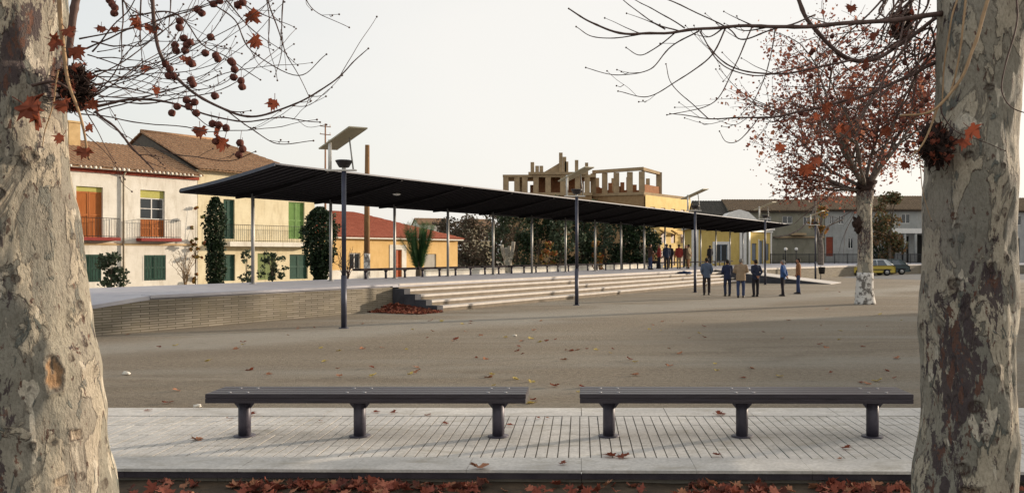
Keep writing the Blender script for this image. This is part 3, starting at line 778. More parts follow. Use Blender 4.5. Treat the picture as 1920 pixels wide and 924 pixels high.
slab = MB().prism([(p[0]+(p[0]-ux(1200))*.02, p[1]-.15) for p in body], zb-.34, zb); slab.build('floor_slab', concrete, ub)
# open frame over right part
tops = [(1113, 3), (1135, 2.4), (1157, 1.7), (1182, .9), (1204, .3)]
zt1 = uz(321)
for px, yy in tops:
    x = ux(px); MB().box((x-.35, yy, zb+.002), (x+.35, yy+.6, zt1)).build('pillar', concrete, ub)
for px, dd_ in ((1236, 4.2),):
    x = ux(px, DU+dd_); MB().box((x-.35, dd_, zb+.002), (x+.35, dd_+.6, uz(323, DU+dd_))).build('pillar', concrete, ub)
for px, yy in ((1120, 9), (1150, 9.5), (1178, 8), (1215, 10)):
    x = ux(px, DU+yy); MB().box((x-.25, yy, zb+.002), (x+.25, yy+.5, zt1)).build('pillar', concrete, ub)
xa, xb = ux(1111), ux(1207)
MB().add([(xa, 3, zt1), (xb, .2, zt1+.15), (xb, .8, zt1+.15), (xa, 3.6, zt1), (xa, 3, zt1+.4), (xb, .2, zt1+.55), (xb, .8, zt1+.55), (xa, 3.6, zt1+.4)], [(0, 3, 2, 1), (4, 5, 6, 7), (0, 1, 5, 4), (1, 2, 6, 5), (2, 3, 7, 6), (3, 0, 4, 7)]).build('beam', concrete, ub)
xc = ux(1238, DU+4.4)
MB().add([(xb, .2, zt1+.1), (xc, 4.2, zt1-.05), (xc-.3, 4.7, zt1-.05), (xb-.4, .6, zt1+.1), (xb, .2, zt1+.5), (xc, 4.2, zt1+.3), (xc-.3, 4.7, zt1+.3), (xb-.4, .6, zt1+.5)], [(0, 3, 2, 1), (4, 5, 6, 7), (0, 1, 5, 4), (1, 2, 6, 5), (2, 3, 7, 6), (3, 0, 4, 7)]).build('beam', concrete, ub)
MB().add([(xb, .5, zb+.01), (xc, 4.3, zb+.01), (xc, 4.5, zb+.01), (xb, .7, zb+.01), (xb, .5, zb+1.0), (xc, 4.3, zb+.95), (xc, 4.5, zb+.95), (xb, .7, zb+1.0)], [(4, 5, 6, 7), (0, 1, 5, 4), (2, 3, 7, 6)]).build('parapet', raw_brick, ub)
rrb = random.Random(9)
m_ = MB(); x = xa+.5
while x < xb-.6:
    yy = lerp(3.5, 1.3, (x-xa)/(xb-xa)); m_.box((x, yy, zb+.002), (x+.5, yy+.4, zb+rrb.uniform(.3, 1.5))); x += .5
m_.build('brick_infill', raw_brick, ub)
# tile roof of the right wing
m_ = MB(); e0 = Vector((ux(1238, 108), 5.0, zb-.4)); e1 = Vector((ux(1294, 114), 10.4, zb-1.9))
tiles(m_, e0, e1, e0+Vector((-3, 8, 1.6)), e1+Vector((-5.5, 8, 2.2)), amp=.04); m_.build('roof', old_tile, ub)
# left open frame with two levels
zs1 = uz(360, DU); zs2 = uz(331)
x_l, x_r = ux(943), ux(1116)
MB().box((x_l, 1, 0), (x_r-.4, 13, zs1-.36)).build('wall', M('shaded_side_brick', None), ub)
MB().box((x_l-.1, .8, zs1-.35), (x_r-.35, 13.2, zs1-.01)).build('floor_slab', concrete, ub)
MB().box((x_l-.1, .8, zs2), (x_r+.1, 7, zs2+.3)).build('floor_slab', concrete, ub)
for px in (944, 965, 980, 1001, 1024, 1052, 1080, 1098):
    x = ux(px)+.2; MB().box((x-.33, .85, zs1), (x+.33, 1.4, zs2-.002)).build('pillar', concrete, ub)
for px in (972, 1010, 1040, 1066):
    x = ux(px, DU+5)+.2; MB().box((x-.3, 5.4, zs1), (x+.3, 6, zs2-.002)).build('pillar', concrete, ub)
m_ = MB(); m_.box((ux(1004), 3.0, zs1), (ux(1095), 3.25, zs2-.003)); m_.box((ux(990), 4.2, zs1), (ux(1004)-.01, 4.4, zs1+1.2)); m_.build('brick_infill', raw_brick, ub)
MB().box((ux(990), .6, zs2+.302), (ux(1100), 5.5, zs2+.62)).build('upper_slab', concrete, ub)
zq = zs2+.63
for px, top in ((997, 302), (1006, 309), (1014, 309), (1051, 284), (1058, 292), (1062, 301), (1081, 298), (1100, 303)):
    x = ux(px); z_ = uz(top)
    if px == 1100: MB().box((x-.2, 1.2, zs2+.3), (x+.2, 1.6, z_)).build('pillar', concrete, ub)
    else: MB().box((x-.22, 1.2, zq), (x+.22, 1.65, z_)).build('pillar', concrete, ub)
m_ = MB(); m_.add([(ux(1018), 1.5, zq), (ux(1050), 1.5, zq), (ux(1050), 1.5, uz(302)), (ux(1018), 3.4, zq), (ux(1050), 3.4, zq), (ux(1050), 3.4, uz(302))], [(0, 1, 2), (5, 4, 3), (0, 2, 5, 3), (1, 4, 5, 2), (0, 3, 4, 1)])
m_.build('stair_flight', concrete, ub)

# --- yellow pavilion behind the far end of the canopy
DP = 88.0
pav = thing('pavilion', 'small yellow single-storey building with white pilasters and white gable', 'building', D(1300, 476, DP)-Vector((0, 0, H)), 0)
o_ = pav.location.copy()
def px3(px, y): return (px-X0)/F*(DP+y)-o_.x
def pz(py, y=0): return H-(py-476)*(DP+y)/F
xa, xb, xc = 0.0, px3(1398, 0), px3(1450, 3)
ht = pz(428)
m_ = wall_holes(xa, xb, .5, ht, [(px3(1340, 0), px3(1364, 0), pz(492), pz(458))], .2)
m_.add([(xa, 0, .5), (xa, 8, .5), (xa, 8, ht), (xa, 0, ht)], [(0, 1, 2, 3)]); m_.build('wall', yellow_pl, pav)
window(pav, px3(1340, 0), px3(1364, 0), pz(492), pz(458), M('pale_blue_frame', '9fb0c4', 'afbccc', 4), .05, 2, 1)
m_ = MB()
for p_ in (1303, 1393): x = px3(p_, 0); m_.box((x-.35, -.12, .5), (x+.35, -.003, ht))
m_.box((px3(1336, 0), -.07, pz(494)), (px3(1340, 0)-.002, -.004, pz(453))); m_.box((px3(1364, 0)+.002, -.07, pz(494)), (px3(1368, 0), -.004, pz(453))); m_.box((px3(1340, 0), -.07, pz(458)+.002), (px3(1364, 0), -.004, pz(453)))
m_.build('pilaster', whitep, pav)
# angled lit wing facing right
a = Vector((xb+.3, 0, 0)); b = Vector((xb+3.6, 4.3, 0)); dv = b-a; Lb = dv.length; ang = math.atan2(dv.y, dv.x); rot = Matrix.Rotation(ang, 3, 'Z'); off = a
hs_ = [(Lb*.14, Lb*.34, 1.2, 3.0), (Lb*.44, Lb*.62, .5, 3.3), (Lb*.72, Lb*.9, 1.2, 3.0)]
place(wall_holes(0, Lb, .5, ht+.05, hs_, .2)).build('wall', yellow_pl, pav)
for h in hs_: place(MB().box((h[0], .1, h[2]), (h[1], .16, h[3]))).build('window', M('grey_blue_window', '5a6470', '6a7480', 5, .4), pav)
m_ = MB(); m_.box((-.1, -.3, ht-.1), (Lb+.3, .3, ht+.18)); m_.box((-.05, -.15, ht-.35), (Lb+.15, .2, ht-.11)); m_.box((-.02, -.08, .5), (.3, -.004, ht-.36)); m_.box((Lb-.3, -.08, .5), (Lb, -.004, ht-.36)); m_.box((hs_[1][0]-.15, -.06, .5), (hs_[1][0]-.002, -.003, 3.45)); m_.box((hs_[1][1]+.002, -.06, .5), (hs_[1][1]+.15, -.003, 3.45)); place(m_).build('cornice', whitep, pav)
MB().box((xa-.3, -.3, ht+.002), (xb+.3, 8, ht+.3)).build('cornice', whitep, pav)
m_ = MB(); gx = px3(1385, 2); m_.prism([(gx-2.4, ht+.302), (gx+2.6, ht+.302), (gx+1.0, pz(393, 2)-.3), (gx, pz(393, 2)), (gx-1.0, pz(393, 2)-.3)], 1.5, 5.0, 'y'); m_.build('gable', whitep, pav)
MB().prism([(xb+.3, .3), (xb+3.6, 4.5), (xb+1, 9), (xa, 8.2), (xa, .3)], ht+.19, ht+.29).build('flat_roof', steel_l, pav)

# --- terrace houses at the back right
DH = 100.0
def hx(px, y=0): return (px-X0)/F*(DH+y)
def hz_(py, y=0): return H-(py-476)*(DH+y)/F
def row_house(label, p0, p1, ev, mat, roofm, holes, extras=None, dep=9, rise=1.5, ridge=4.5, name='house'):
    t = thing(name, label, 'house', (hx(p0), DH, 0), 0)
    Lx = hx(p1)-hx(p0)
    hs2 = [(hx(a)-hx(p0), hx(b)-hx(p0), hz_(d), hz_(c)) for a, b, c, d, *_ in holes]
    m_ = wall_holes(0, Lx, 0, ev, hs2, .2); shell(m_, 0, Lx, dep, 0, ev, ridge, ridge, ev+rise-.1); m_.build('wall', mat, t)
    for h, src in zip(hs2, holes):
        kind = src[4] if len(src) > 4 else 'w'
        if kind == 'w': window(t, *h)
        elif kind == 'd': MB().box((h[0], .08, h[2]), (h[1], .14, h[3])).build('door', M('red_brown_door', '6e2f1e', '7e3a26', 4, .5), t)
        else: MB().box((h[0], .16, h[2]), (h[1], .2, h[3])).build('opening', dark_hole, t)
    m_ = MB(); tiles(m_, (-.1, -.55, ev), (Lx+.1, -.55, ev), (-.1, ridge, ev+rise), (Lx+.1, ridge, ev+rise), pitch=.3, amp=.05)
    tiles(m_, (Lx+.1, dep+.4, ev), (-.1, dep+.4, ev), (Lx+.1, ridge+.02, ev+rise), (-.1, ridge+.02, ev+rise), pitch=.3, amp=.05); m_.build('roof', roofm, t)
    MB().box((0, -.4, ev-.22), (Lx, -.003, ev-.08)).build('eave', M('dark_eave_board', '3a322c', '463c34', 3), t)
    return t, Lx
eh = hz_(395)
dark_tile = tile_mat('slate_grey_tile', '44423e', '524e48', '35332f')
row_house('dark-roofed low house left of the tiled row, just over the canopy', 1308, 1366, hz_(404), olive_pl, dark_tile, [(1320, 1330, 414, 428)], rise=2.0)
t, Lx = row_house('olive-grey rendered house with dark overhanging eave and high window', 1366, 1546, eh, olive_pl, grey_tile, [(1467, 1486, 405, 419), (1506, 1520, 406, 421), (1432, 1446, 406, 420)], rise=1.6)
MB().box((hx(1480)-hx(1366), -1.0, hz_(441)), (hx(1508)-hx(1366), -.003, hz_(437))).build('balcony_slab', concrete, t)
MB().box((hx(1450)-hx(1366), -.3, hz_(446)), (hx(1545)-hx(1366), -.004, hz_(443))).build('string_course', concrete, t)
t, Lx = row_house('pale house with red-brown door between the olive house and the mid tree', 1547, 1648, hz_(393), pale_pl, grey_tile, [(1572, 1582, 404, 420), (1549, 1562, 444, 480, 'd'), (1590, 1600, 446, 466), (1556, 1564, 404, 420)], rise=1.9)
t, Lx = row_house('white house with projecting balcony over a dark porch, left of the right trunk', 1649, 1760, hz_(393), pale_pl, grey_tile, [(1690, 1707, 401, 419), (1664, 1676, 401, 419), (1715, 1760, 440, 494, 'o'), (1668, 1682, 443, 494, 'o'), (1690, 1704, 443, 494, 'o')], rise=1.9)
x0_, x1_ = hx(1664)-hx(1649), hx(1758)-hx(1649)
MB().box((x0_, -1.6, hz_(438)), (x1_, -.003, hz_(429)), .02).build('balcony', whitep, t)
for p_ in (1672, 1688, 1708, 1724, 1740): x = hx(p_)-hx(1649); MB().tube([(x, -1.4, .9), (x, -1.4, hz_(438))], .16, 10).build('porch_column', pale_pl, t)
row_house('white house mostly hidden behind the right trunk', 1761, 1990, hz_(395), pale_pl, grey_tile, [(1830, 1845, 402, 420), (1900, 1916, 404, 422), (1895, 1912, 446, 490, 'o'), (1950, 1965, 402, 420)], rise=1.8)
# unseen house row, added on the right to shade the foreground
sr = thing('house', 'unseen long white house added on the right to shade the foreground', 'house', (29, 38, 0), R(-90))
hl = []
for k in range(10):
    a = 3+k*5.2; hl += [(a, a+1.2, 3.3, 4.5), (a, a+1.2, .9, 2.5)]
m_ = wall_holes(0, 56, 0, 4.95, hl, .2); shell(m_, 0, 56, 9, 0, 4.95, 4.5, 4.5, 6.0); m_.build('wall', white_pl, sr)
for h in hl: shutter(sr, *h, greenp, .08)
m_ = MB(); tiles(m_, (-.2, -.5, 5.0), (56.2, -.5, 5.0), (-.2, 4.5, 6.1), (56.2, 4.5, 6.1), .4, .06); tiles(m_, (56.2, 9.5, 5.0), (-.2, 9.5, 5.0), (56.2, 4.52, 6.1), (-.2, 4.52, 6.1), .4, .06); m_.build('roof', old_tile, sr)
# low far houses above the trees
def small_house(label, px, py_top, wpx, d, mat):
    x = D(px, 476, d).x; ev = H-(py_top-476)*d/F; Lx = wpx/F*d
    t = thing('house', label, 'house', (x-Lx/2, d, 0), R(20))
    m_ = wall_holes(0, Lx, 0, ev, [(Lx*.3, Lx*.3+1, ev-2.2, ev-.9), (Lx*.65, Lx*.65+1, ev-2.2, ev-.9)], .2); shell(m_, 0, Lx, 7, 0, ev, 3.5, 3.5, ev+1.1); m_.build('wall', mat, t)
    for a in (.3, .65): window(t, Lx*a, Lx*a+1, ev-2.2, ev-.9)
    m_ = MB(); tiles(m_, (-.2, -.4, ev), (Lx+.2, -.4, ev), (-.2, 3.5, ev+1.2), (Lx+.2, 3.5, ev+1.2), .3); tiles(m_, (Lx+.2, 7.4, ev), (-.2, 7.4, ev), (Lx+.2, 3.52, ev+1.2), (-.2, 3.52, ev+1.2), .3); m_.build('roof', old_tile, t)
small_house('small cream house showing between trees right of the ochre house', 905, 424, 42, 125, cream_pl)
small_house('brown-roofed house far behind the ochre house roof', 815, 420, 60, 150, white_pl)

# low white garden wall and mounds behind the benches
lw = thing('low_wall', 'low whitewashed wall seen between the bench legs behind the platform', 'wall', (0, 0, 0), UA)
MB().box((40, 32.0, 0), (76, 32.3, 0.92), .02).build('wall', white_pl, lw); MB().box((39.9, 31.93, .922), (76.1, 32.37, .98), .01).build('coping', white_pl, lw)

# ---------------------------------------------------------------- poles
pl = thing('utility_pole', 'brown wooden pole with whitewashed foot behind the canopy', 'pole', D(688, 476, 46)-Vector((0, 0, H)))
MB().tube([(0, 0, 0), (0, 0, 4), (.02, 0, H+204*46/F)], [.17, .15, .12], 12).build('pole', M('weathered_wood_pole', '6e5034', '8a6844', 9, .85, stretch=(3, 3, .5)), pl)
MB().tube([(0, 0, .0), (0, 0, H+1*46/F)], [.185, .172], 12).build('painted_foot', lime_m, pl)
ap = thing('power_pole', 'thin rust-coloured power mast with two cross arms beyond the canopy', 'pole', D(610, 476, 75)-Vector((0, 0, H)))
rust = M('rusty_steel', '84604a', '9a745a', 8, .8)
zt_ = H+244*75/F
MB().tube([(0, 0, 0), (0, 0, zt_)], [.13, .06], 8).build('mast', rust, ap)
for dz in (.25, .95):
    q = MB().tube([(-.48, 0, zt_-dz+.05), (.48, 0, zt_-dz-.05)], .04, 6).build('cross_arm', rust, ap)
    for sx in (-.42, 0, .42): MB().tube([(sx, 0, zt_-dz+.02), (sx, 0, zt_-dz+.16)], .04, 6).build('insulator', whitep, q)

# ---------------------------------------------------------------- fence, twin globe lamps, litter bin
fn = thing('fence', 'dark iron railing along the back of the far terrace', 'fence', (0, 0, 0))
m_ = MB(); fa, fb = D(1445, 476, 90), D(1800, 476, 92); n = 150
for z in (1.0, 1.85): m_.tube([(fa.x, fa.y, z), (fb.x, fb.y, z)], .03, 4)
for i in range(n+1): p = fa.lerp(fb, i/n); m_.tube([(p.x, p.y, .87), (p.x, p.y, 1.95)], .022 if i % 10 else .05, 4)
m_.build('railing', iron, fn)
def globe(px, lab):
    t = thing('globe_lamp', lab, 'street lamp', D(px, 476, 84)-Vector((0, 0, H-HP)), 0, 'round-headed lamps on the far terrace')
    MB().tube([(0, 0, 0), (0, 0, 1.35)], .05, 8).build('pole', iron, t); MB().ball((0, 0, 1.5), .17, 2).build('lamp_globe', whitep, t); MB().tube([(0, 0, 1.25), (0, 0, 1.36)], [.06, .12], 8).build('lamp_collar', iron, t)
globe(1473, 'left one of two low white globe lamps on the far terrace'); globe(1493, 'right one of two low white globe lamps on the far terrace')
bp = G(1541, 524); bn = thing('litter_bin', 'dark litter bin on a short post beside the farthest solar lamp', 'bin', bp)
MB().rings([((0, 0, .42), .2, .2), ((0, 0, .9), .27, .27), ((0, 0, .92), .28, .28), ((0, 0, .93), .24, .24)], 14).build('bucket', iron, bn); MB().tube([(0, .28, 0), (0, .28, 1.0)], .03, 8).build('post', iron, bn); MB().box((-.04, .2, .6), (.04, .3, .66)).build('bracket', iron, bn)

# ---------------------------------------------------------------- vegetation builders
def rnd_leaf(m_, c, s, rng, fold=.3):
    n = Vector((rng.gauss(0, 1), rng.gauss(0, 1), rng.gauss(0, 1))).normalized(); a = n.orthogonal().normalized()
    a = Matrix.Rotation(rng.uniform(0, 6.28), 3, n) @ a; b = n.cross(a); l = s*rng.uniform(.6, 1.3); w_ = l*.42
    m_.add([c-a*l*.5, c+b*w_-a*.05*l, c+a*l*.5, c-b*w_-a*.05*l], [(0, 1, 2), (0, 2, 3)])
def bushy(name, label, cat, loc, h, rx, ry, mat, n=2500, ls=.16, zlow=.15, clumps=14, seed=1, trunk=True, group=None, tr=.14, top=1.0, tmat=None):
    rng = random.Random(seed); t = thing(name, label, cat, loc, 0, group); m_ = MB(); cl = []
    for i in range(clumps):
        an = rng.uniform(0, 6.28); z = rng.uniform(zlow, 1); prof = math.sin(math.pi*min(1, max(.12, (z-zlow)/(1-zlow)*.8+.15)))**.6
        rr_ = rng.uniform(.25, .8)*prof; cl.append((Vector((math.cos(an)*rr_*rx, math.sin(an)*rr_*ry, z*h*.9)), rng.uniform(.28, .5)*min(rx, ry)))
    for i in range(n):
        c, r = rng.choice(cl); v = Vector((rng.gauss(0, 1), rng.gauss(0, 1), rng.gauss(0, .8))).normalized()*r*rng.random()**.4
        rnd_leaf(m_, c+v, ls, rng)
    m_.build('crown' if trunk else 'foliage', mat, t)
    b = MB()
    b.tube([(0, 0, 0), (.03, 0, h*.25), (0, .05, h*.5)], [tr, tr*.8, tr*.5], 8)
    for c, r in cl[:9]:
        b.tube(spline([Vector((0, 0, h*.28)), Vector((c.x*.4, c.y*.4, lerp(h*.3, c.z, .6))), c], 3), [tr*.45]*1+[tr*.4, tr*.35, tr*.3, tr*.25, tr*.2, tr*.12], 5)
    b.build('trunk' if trunk else 'stem', tmat or trunk_m, t)
    return t
def at(px, d): p = D(px, 476, d); return (p.x, p.y, 0)
# dark column plants against the cream house
def solid_plant(name, label, loc, prof, mat, n, ls, seed):
    rng = random.Random(seed); t = thing(name, label, 'tree', loc); m_ = MB(); H_ = prof[-1][0]
    for i in range(n):
        z = rng.uniform(prof[0][0], H_); a = rng.uniform(0, 6.283)
        for p, q in zip(prof, prof[1:]):
            if z <= q[0]: rr_ = lerp(p[1], q[1], (z-p[0])/(q[0]-p[0])); break
        rr_ *= (1+.45*noise.noise(Vector((math.cos(a)*2.0, math.sin(a)*2.0, z*1.9+seed)))+.3*noise.noise(Vector((math.cos(a)*4, math.sin(a)*4, z*5+seed))))*(rng.random()**.35)
        rnd_leaf(m_, Vector((math.cos(a)*rr_, math.sin(a)*rr_, z)), ls, rng)
    m_.build('crown', mat, t)
    b = MB().tube([(0, 0, 0), (.02, 0, H_*.4), (0, .03, H_*.8)], [.13, .1, .05], 8)
    for k in range(7): z = H_*(.25+.08*k); a = k*2.4; b.tube([(0, 0, z), (math.cos(a)*.25, math.sin(a)*.25, z+.35)], [.04, .02], 5)
    b.build('trunk', trunk_m, t); return t
solid_plant('cypress', 'narrow dark evergreen column against the cream house front', at(404, 43), [(0, .30), (1.0, .42), (2.2, .40), (3.2, .52), (4.1, .50), (4.75, .12)], dgreen, 5500, .13, 11)
solid_plant('evergreen_tree', 'dark vase-shaped evergreen tree before the cream house corner', at(600, 43), [(0, .22), (.7, .30), (1.6, .62), (2.5, .85), (3.3, .90), (3.9, .6), (4.25, .15)], dgreen, 7500, .14, 12)
bushy('shrub', 'leafy dark shrub between the two green ground floor shutters of the white house', 'shrub', at(208, 40.5), 2.4, 1.0, .6, mgreen, 800, .17, .1, 26, 13, False, tr=.04)
bushy('shrub', 'thin bush in front of the olive shutter of the cream house', 'shrub', at(510, 46), 2.4, .9, .5, mgreen, 600, .15, .2, 22, 14, False, tr=.04)
bushy('shrub', 'sparse bush left of the first canopy column', 'shrub', at(462, 45), 2.2, .5, .4, mgreen, 300, .15, .2, 16, 15, False, tr=.03)
bushy('climbing_vine', 'sparse climbing vine at the join of white and cream houses', 'vine', tuple(FP(fs_(362), Q-.25)), 5.6, .9, .25, autl, 420, .16, .05, 18, 16, False, tr=.03)
def bare(name, label, cat, loc, h, spread, seed, n=14, mat=None, r=.03):
    rng = random.Random(seed); t = thing(name, label, cat, loc); m_ = MB()
    for i in range(n):
        a = rng.uniform(0, 6.28); e = Vector((math.cos(a)*spread*rng.uniform(.4, 1), math.sin(a)*spread*.5, h*rng.uniform(.6, 1))); mid = Vector((e.x*.25, e.y*.25, e.z*.55))
        pts = wob(spline([(0, 0, 0), mid, e], 5), .12, 2, i); m_.tube(pts, [r*(1-.8*k/(len(pts)-1)) for k in range(len(pts))], 5)
        for k in range(5):
            q = pts[rng.randrange(3, len(pts))]; e2 = q+Vector((rng.uniform(-.4, .4), rng.uniform(-.2, .2), rng.uniform(.1, .6)))*h*.25
            m_.tube([q, (q+e2)/2+Vector((rng.uniform(-.05, .05),)*3), e2], [r*.4, r*.3, r*.15], 4)
    m_.build('stems', mat or twig_l, t); return t
bare('bare_shrub', 'leafless climbing shrub right of the right-hand green shutter', 'shrub', at(348, 42), 2.3, .9, 21, 14, twig_l, .025)
bare('bare_shrub', 'leafless spreading shrub beside the utility pole foot', 'shrub', at(650, 44), 2.2, 1.0, 22, 16, twig_m, .03)
# palm-like fan
pm = thing('palm', 'young palm with upright fan of fronds before the ochre house', 'palm', at(785, 44))
m_ = MB(); rng = random.Random(4)
for i in range(34):
    a = rng.uniform(0, 6.28); sp = rng.uniform(.1, 1.0); top = Vector((math.cos(a)*sp*.95, math.sin(a)*sp*.8, rng.uniform(2.7, 3.5)-sp*.25)); mid = Vector((top.x*.42, top.y*.42, 1.75))
    pts = spline([(0, 0, .7), mid, top], 6); m_.tube(pts, .015, 4)
    for k, p in enumerate(pts[3:]):
        tdir = (pts[min(k+4, len(pts)-1)]-pts[k+2]).normalized(); sd_ = tdir.cross(Vector((math.sin(a), -math.cos(a), .3))).normalized()
        for q in range(3):
            pp = p+tdir*q*.08
            for sg in (-1, 1): e = pp+sd_*sg*.22+tdir*.24; m_.add([pp, pp+tdir*.05, e], [(0, 1, 2)])
m_.build('fronds', palm_m, pm)
MB().tube([(0, 0, 0), (0, 0, .9), (0, 0, 1.5)], [.12, .16, .1], 8).build('trunk', trunk_m, pm)
# line of trees behind the platform
tl = [(842, 100, 5.6, 2.6, brownl, 'bare-looking brown tree beyond the ochre house end'), (880, 84, 4.9, 2.6, brownl, 'brown hedge tree next right of the ochre house'),
      (928, 82, 5.6, 2.6, brownl, 'reddish brown tree left of the pollard trunk'), (968, 78, 6.4, 2.4, mgreen, 'grey-green tree behind the pollard trunk'),
      (1010, 76, 5.4, 2.2, dgreen, 'dark evergreen right of the pollard trunk'), (1050, 76, 6.2, 2.4, mgreen, 'olive-toned tree with yellow bush at its foot'),
      (1092, 78, 5.8, 2.3, dgreen, 'dark tree behind the second solar lamp'), (1132, 80, 5.9, 2.4, mgreen, 'mid green tree right of the second solar lamp'),
      (1170, 80, 5.2, 2.1, dgreen, 'dark tree left of the group of people'), (1206, 80, 4.6, 2.0, dgreen, 'low dark tree directly behind the group of people')]
for i, (px, d, h, r, mt, lb) in enumerate(tl):
    bushy('tree', lb+', behind the canopy', 'tree', at(px, d), h*1.18, r*1.15, r*.9, mt, 3000, .26, .03, 26, 40+i, True, 'trees behind the platform')
bushy('shrub', 'yellowish bush between dark trees behind the bench row', 'shrub', at(1030, 66), 3.0, .9, .7, autl, 500, .2, .1, 9, 61, False, tr=.05)
bushy('shrub', 'yellow-green bush right of the second solar lamp', 'shrub', at(1118, 66), 3.2, .7, .6, autl, 400, .2, .1, 9, 62, False, tr=.05)
po = thing('pollard_tree', 'pale pollarded tree trunk with stub arms behind the bench row', 'tree', at(953, 56)); 
m_ = MB(); m_.tube(spline([(0, 0, 0), (.02, 0, .9), (-.05, 0, 1.5)], 4), [.3, .26, .24, .24, .24, .25, .26, .27, .27], 10)
for e in ((-.45, .1, 2.5), (.35, -.1, 2.7), (.05, .3, 2.4), (-.15, -.2, 2.3)): m_.tube(spline([(0, 0, 1.3), (e[0]*.7, e[1]*.6, 1.9), e], 3), [.17, .15, .14, .13, .12, .12, .12], 8)
m_.build('trunk', bark, po)
bushy('poplar', 'small yellow-leaved tree rising above the far tiled roofs', 'tree', at(1405, 118), 10.0, 1.3, 1.0, leaf_mat('pale_yellow_leaf', ['b09a50', 'c0ac62', '98864a'], .35), 700, .3, .4, 14, 70)
bushy('tree', 'mixed green and orange tree right of the whitewashed trunk', 'tree', at(1668, 88), 8.6, 2.6, 2.0, leaf_mat('dull_mixed_leaf', ['4e5438', '3c4430', '7a5c3a', '5a5c3c', '6e4c34'], .25), 3600, .28, .2, 22, 71, tr=.2)
bushy('tree', 'dark evergreen behind the parked yellow car', 'tree', at(1655, 93), 4.8, 1.8, 1.4, dgreen, 1500, .26, .1, 12, 72)
bushy('tree', 'small orange-leaved tree with long bare limb before the olive house', 'tree', at(1536, 80), 7.0, 1.5, 1.2, autl, 500, .26, .55, 10, 73, tr=.2, tmat=limb_m)
t = thing('bare_branch_tree', 'leaning bare tree with arching limb over the far terrace', 'tree', at(1545, 78))
m_ = MB(); P_ = lambda x, y, d=78: D(x, y, d)-Vector(at(1545, 78))
m_.tube(spline([P_(1540, 515), P_(1541, 470), P_(1538, 445)], 4), [.22, .21, .2, .19, .18, .17, .16, .16, .15], 8)
m_.tube(spline([P_(1538, 450), P_(1548, 428), P_(1565, 418), P_(1580, 412)], 4), .08, 6)
m_.tube(spline([P_(1530, 360, 77), P_(1525, 395, 77), P_(1505, 425, 77), P_(1478, 440, 77), P_(1450, 445, 77)], 5), .075, 6); m_.tube(spline([P_(1538, 448), P_(1528, 410), P_(1530, 360, 77)], 4), .11, 6)
m_.build('trunk', limb_m, t)

# ---------------------------------------------------------------- plane leaves
LOBE = [(0, -.06), (.14, -.02), (.30, -.12), (.42, -.02), (.36, .12), (.50, .18), (.62, .36), (.46, .40), (.38, .44), (.36, .60), (.20, .62), (.12, .74), (0, .90)]
LOBE = LOBE + [(-x, y) for x, y in LOBE[-2:0:-1]]
def plane_leaf(m_, c, s, rot, curl=.5):
    """lobed leaf, folded along the midrib and curled; rot is a 3x3 matrix"""
    ctr = (0, .3)
    def z(x, y): return curl*(abs(x)*.55 + (y-.3)**2*.5) + .06*math.sin(x*17+y*11)
    ph = (c.x*131.7+c.y*77.3) % 6.28; jx = lambda i: 1+.22*math.sin(i*2.7+ph*3)+.1*math.sin(i*5.1+ph)
    curl = curl*(1+.6*math.sin(ph*5)); tw_ = .5*math.sin(ph*7)
    vs = [rot @ Vector((x*s*jx(i), y*s*jx(i+9), (z(x, y)+tw_*x*y)*s))+c for i, (x, y) in enumerate(LOBE)]; vs.append(rot @ Vector((0, .3*s, 0))+c)
    k = len(LOBE); m_.add(vs, [(i, (i+1) % k, k) for i in range(k)], True)
    st = rot @ Vector((0, -.5*s, .08*s))+c; m_.tube([vs[0], st], .012*s+.0008, 4)
def rrot(rng, tilt=3.14):
    from mathutils import Euler
    return Euler((rng.uniform(-tilt, tilt), rng.uniform(-tilt, tilt), rng.uniform(0, 6.28))).to_matrix()

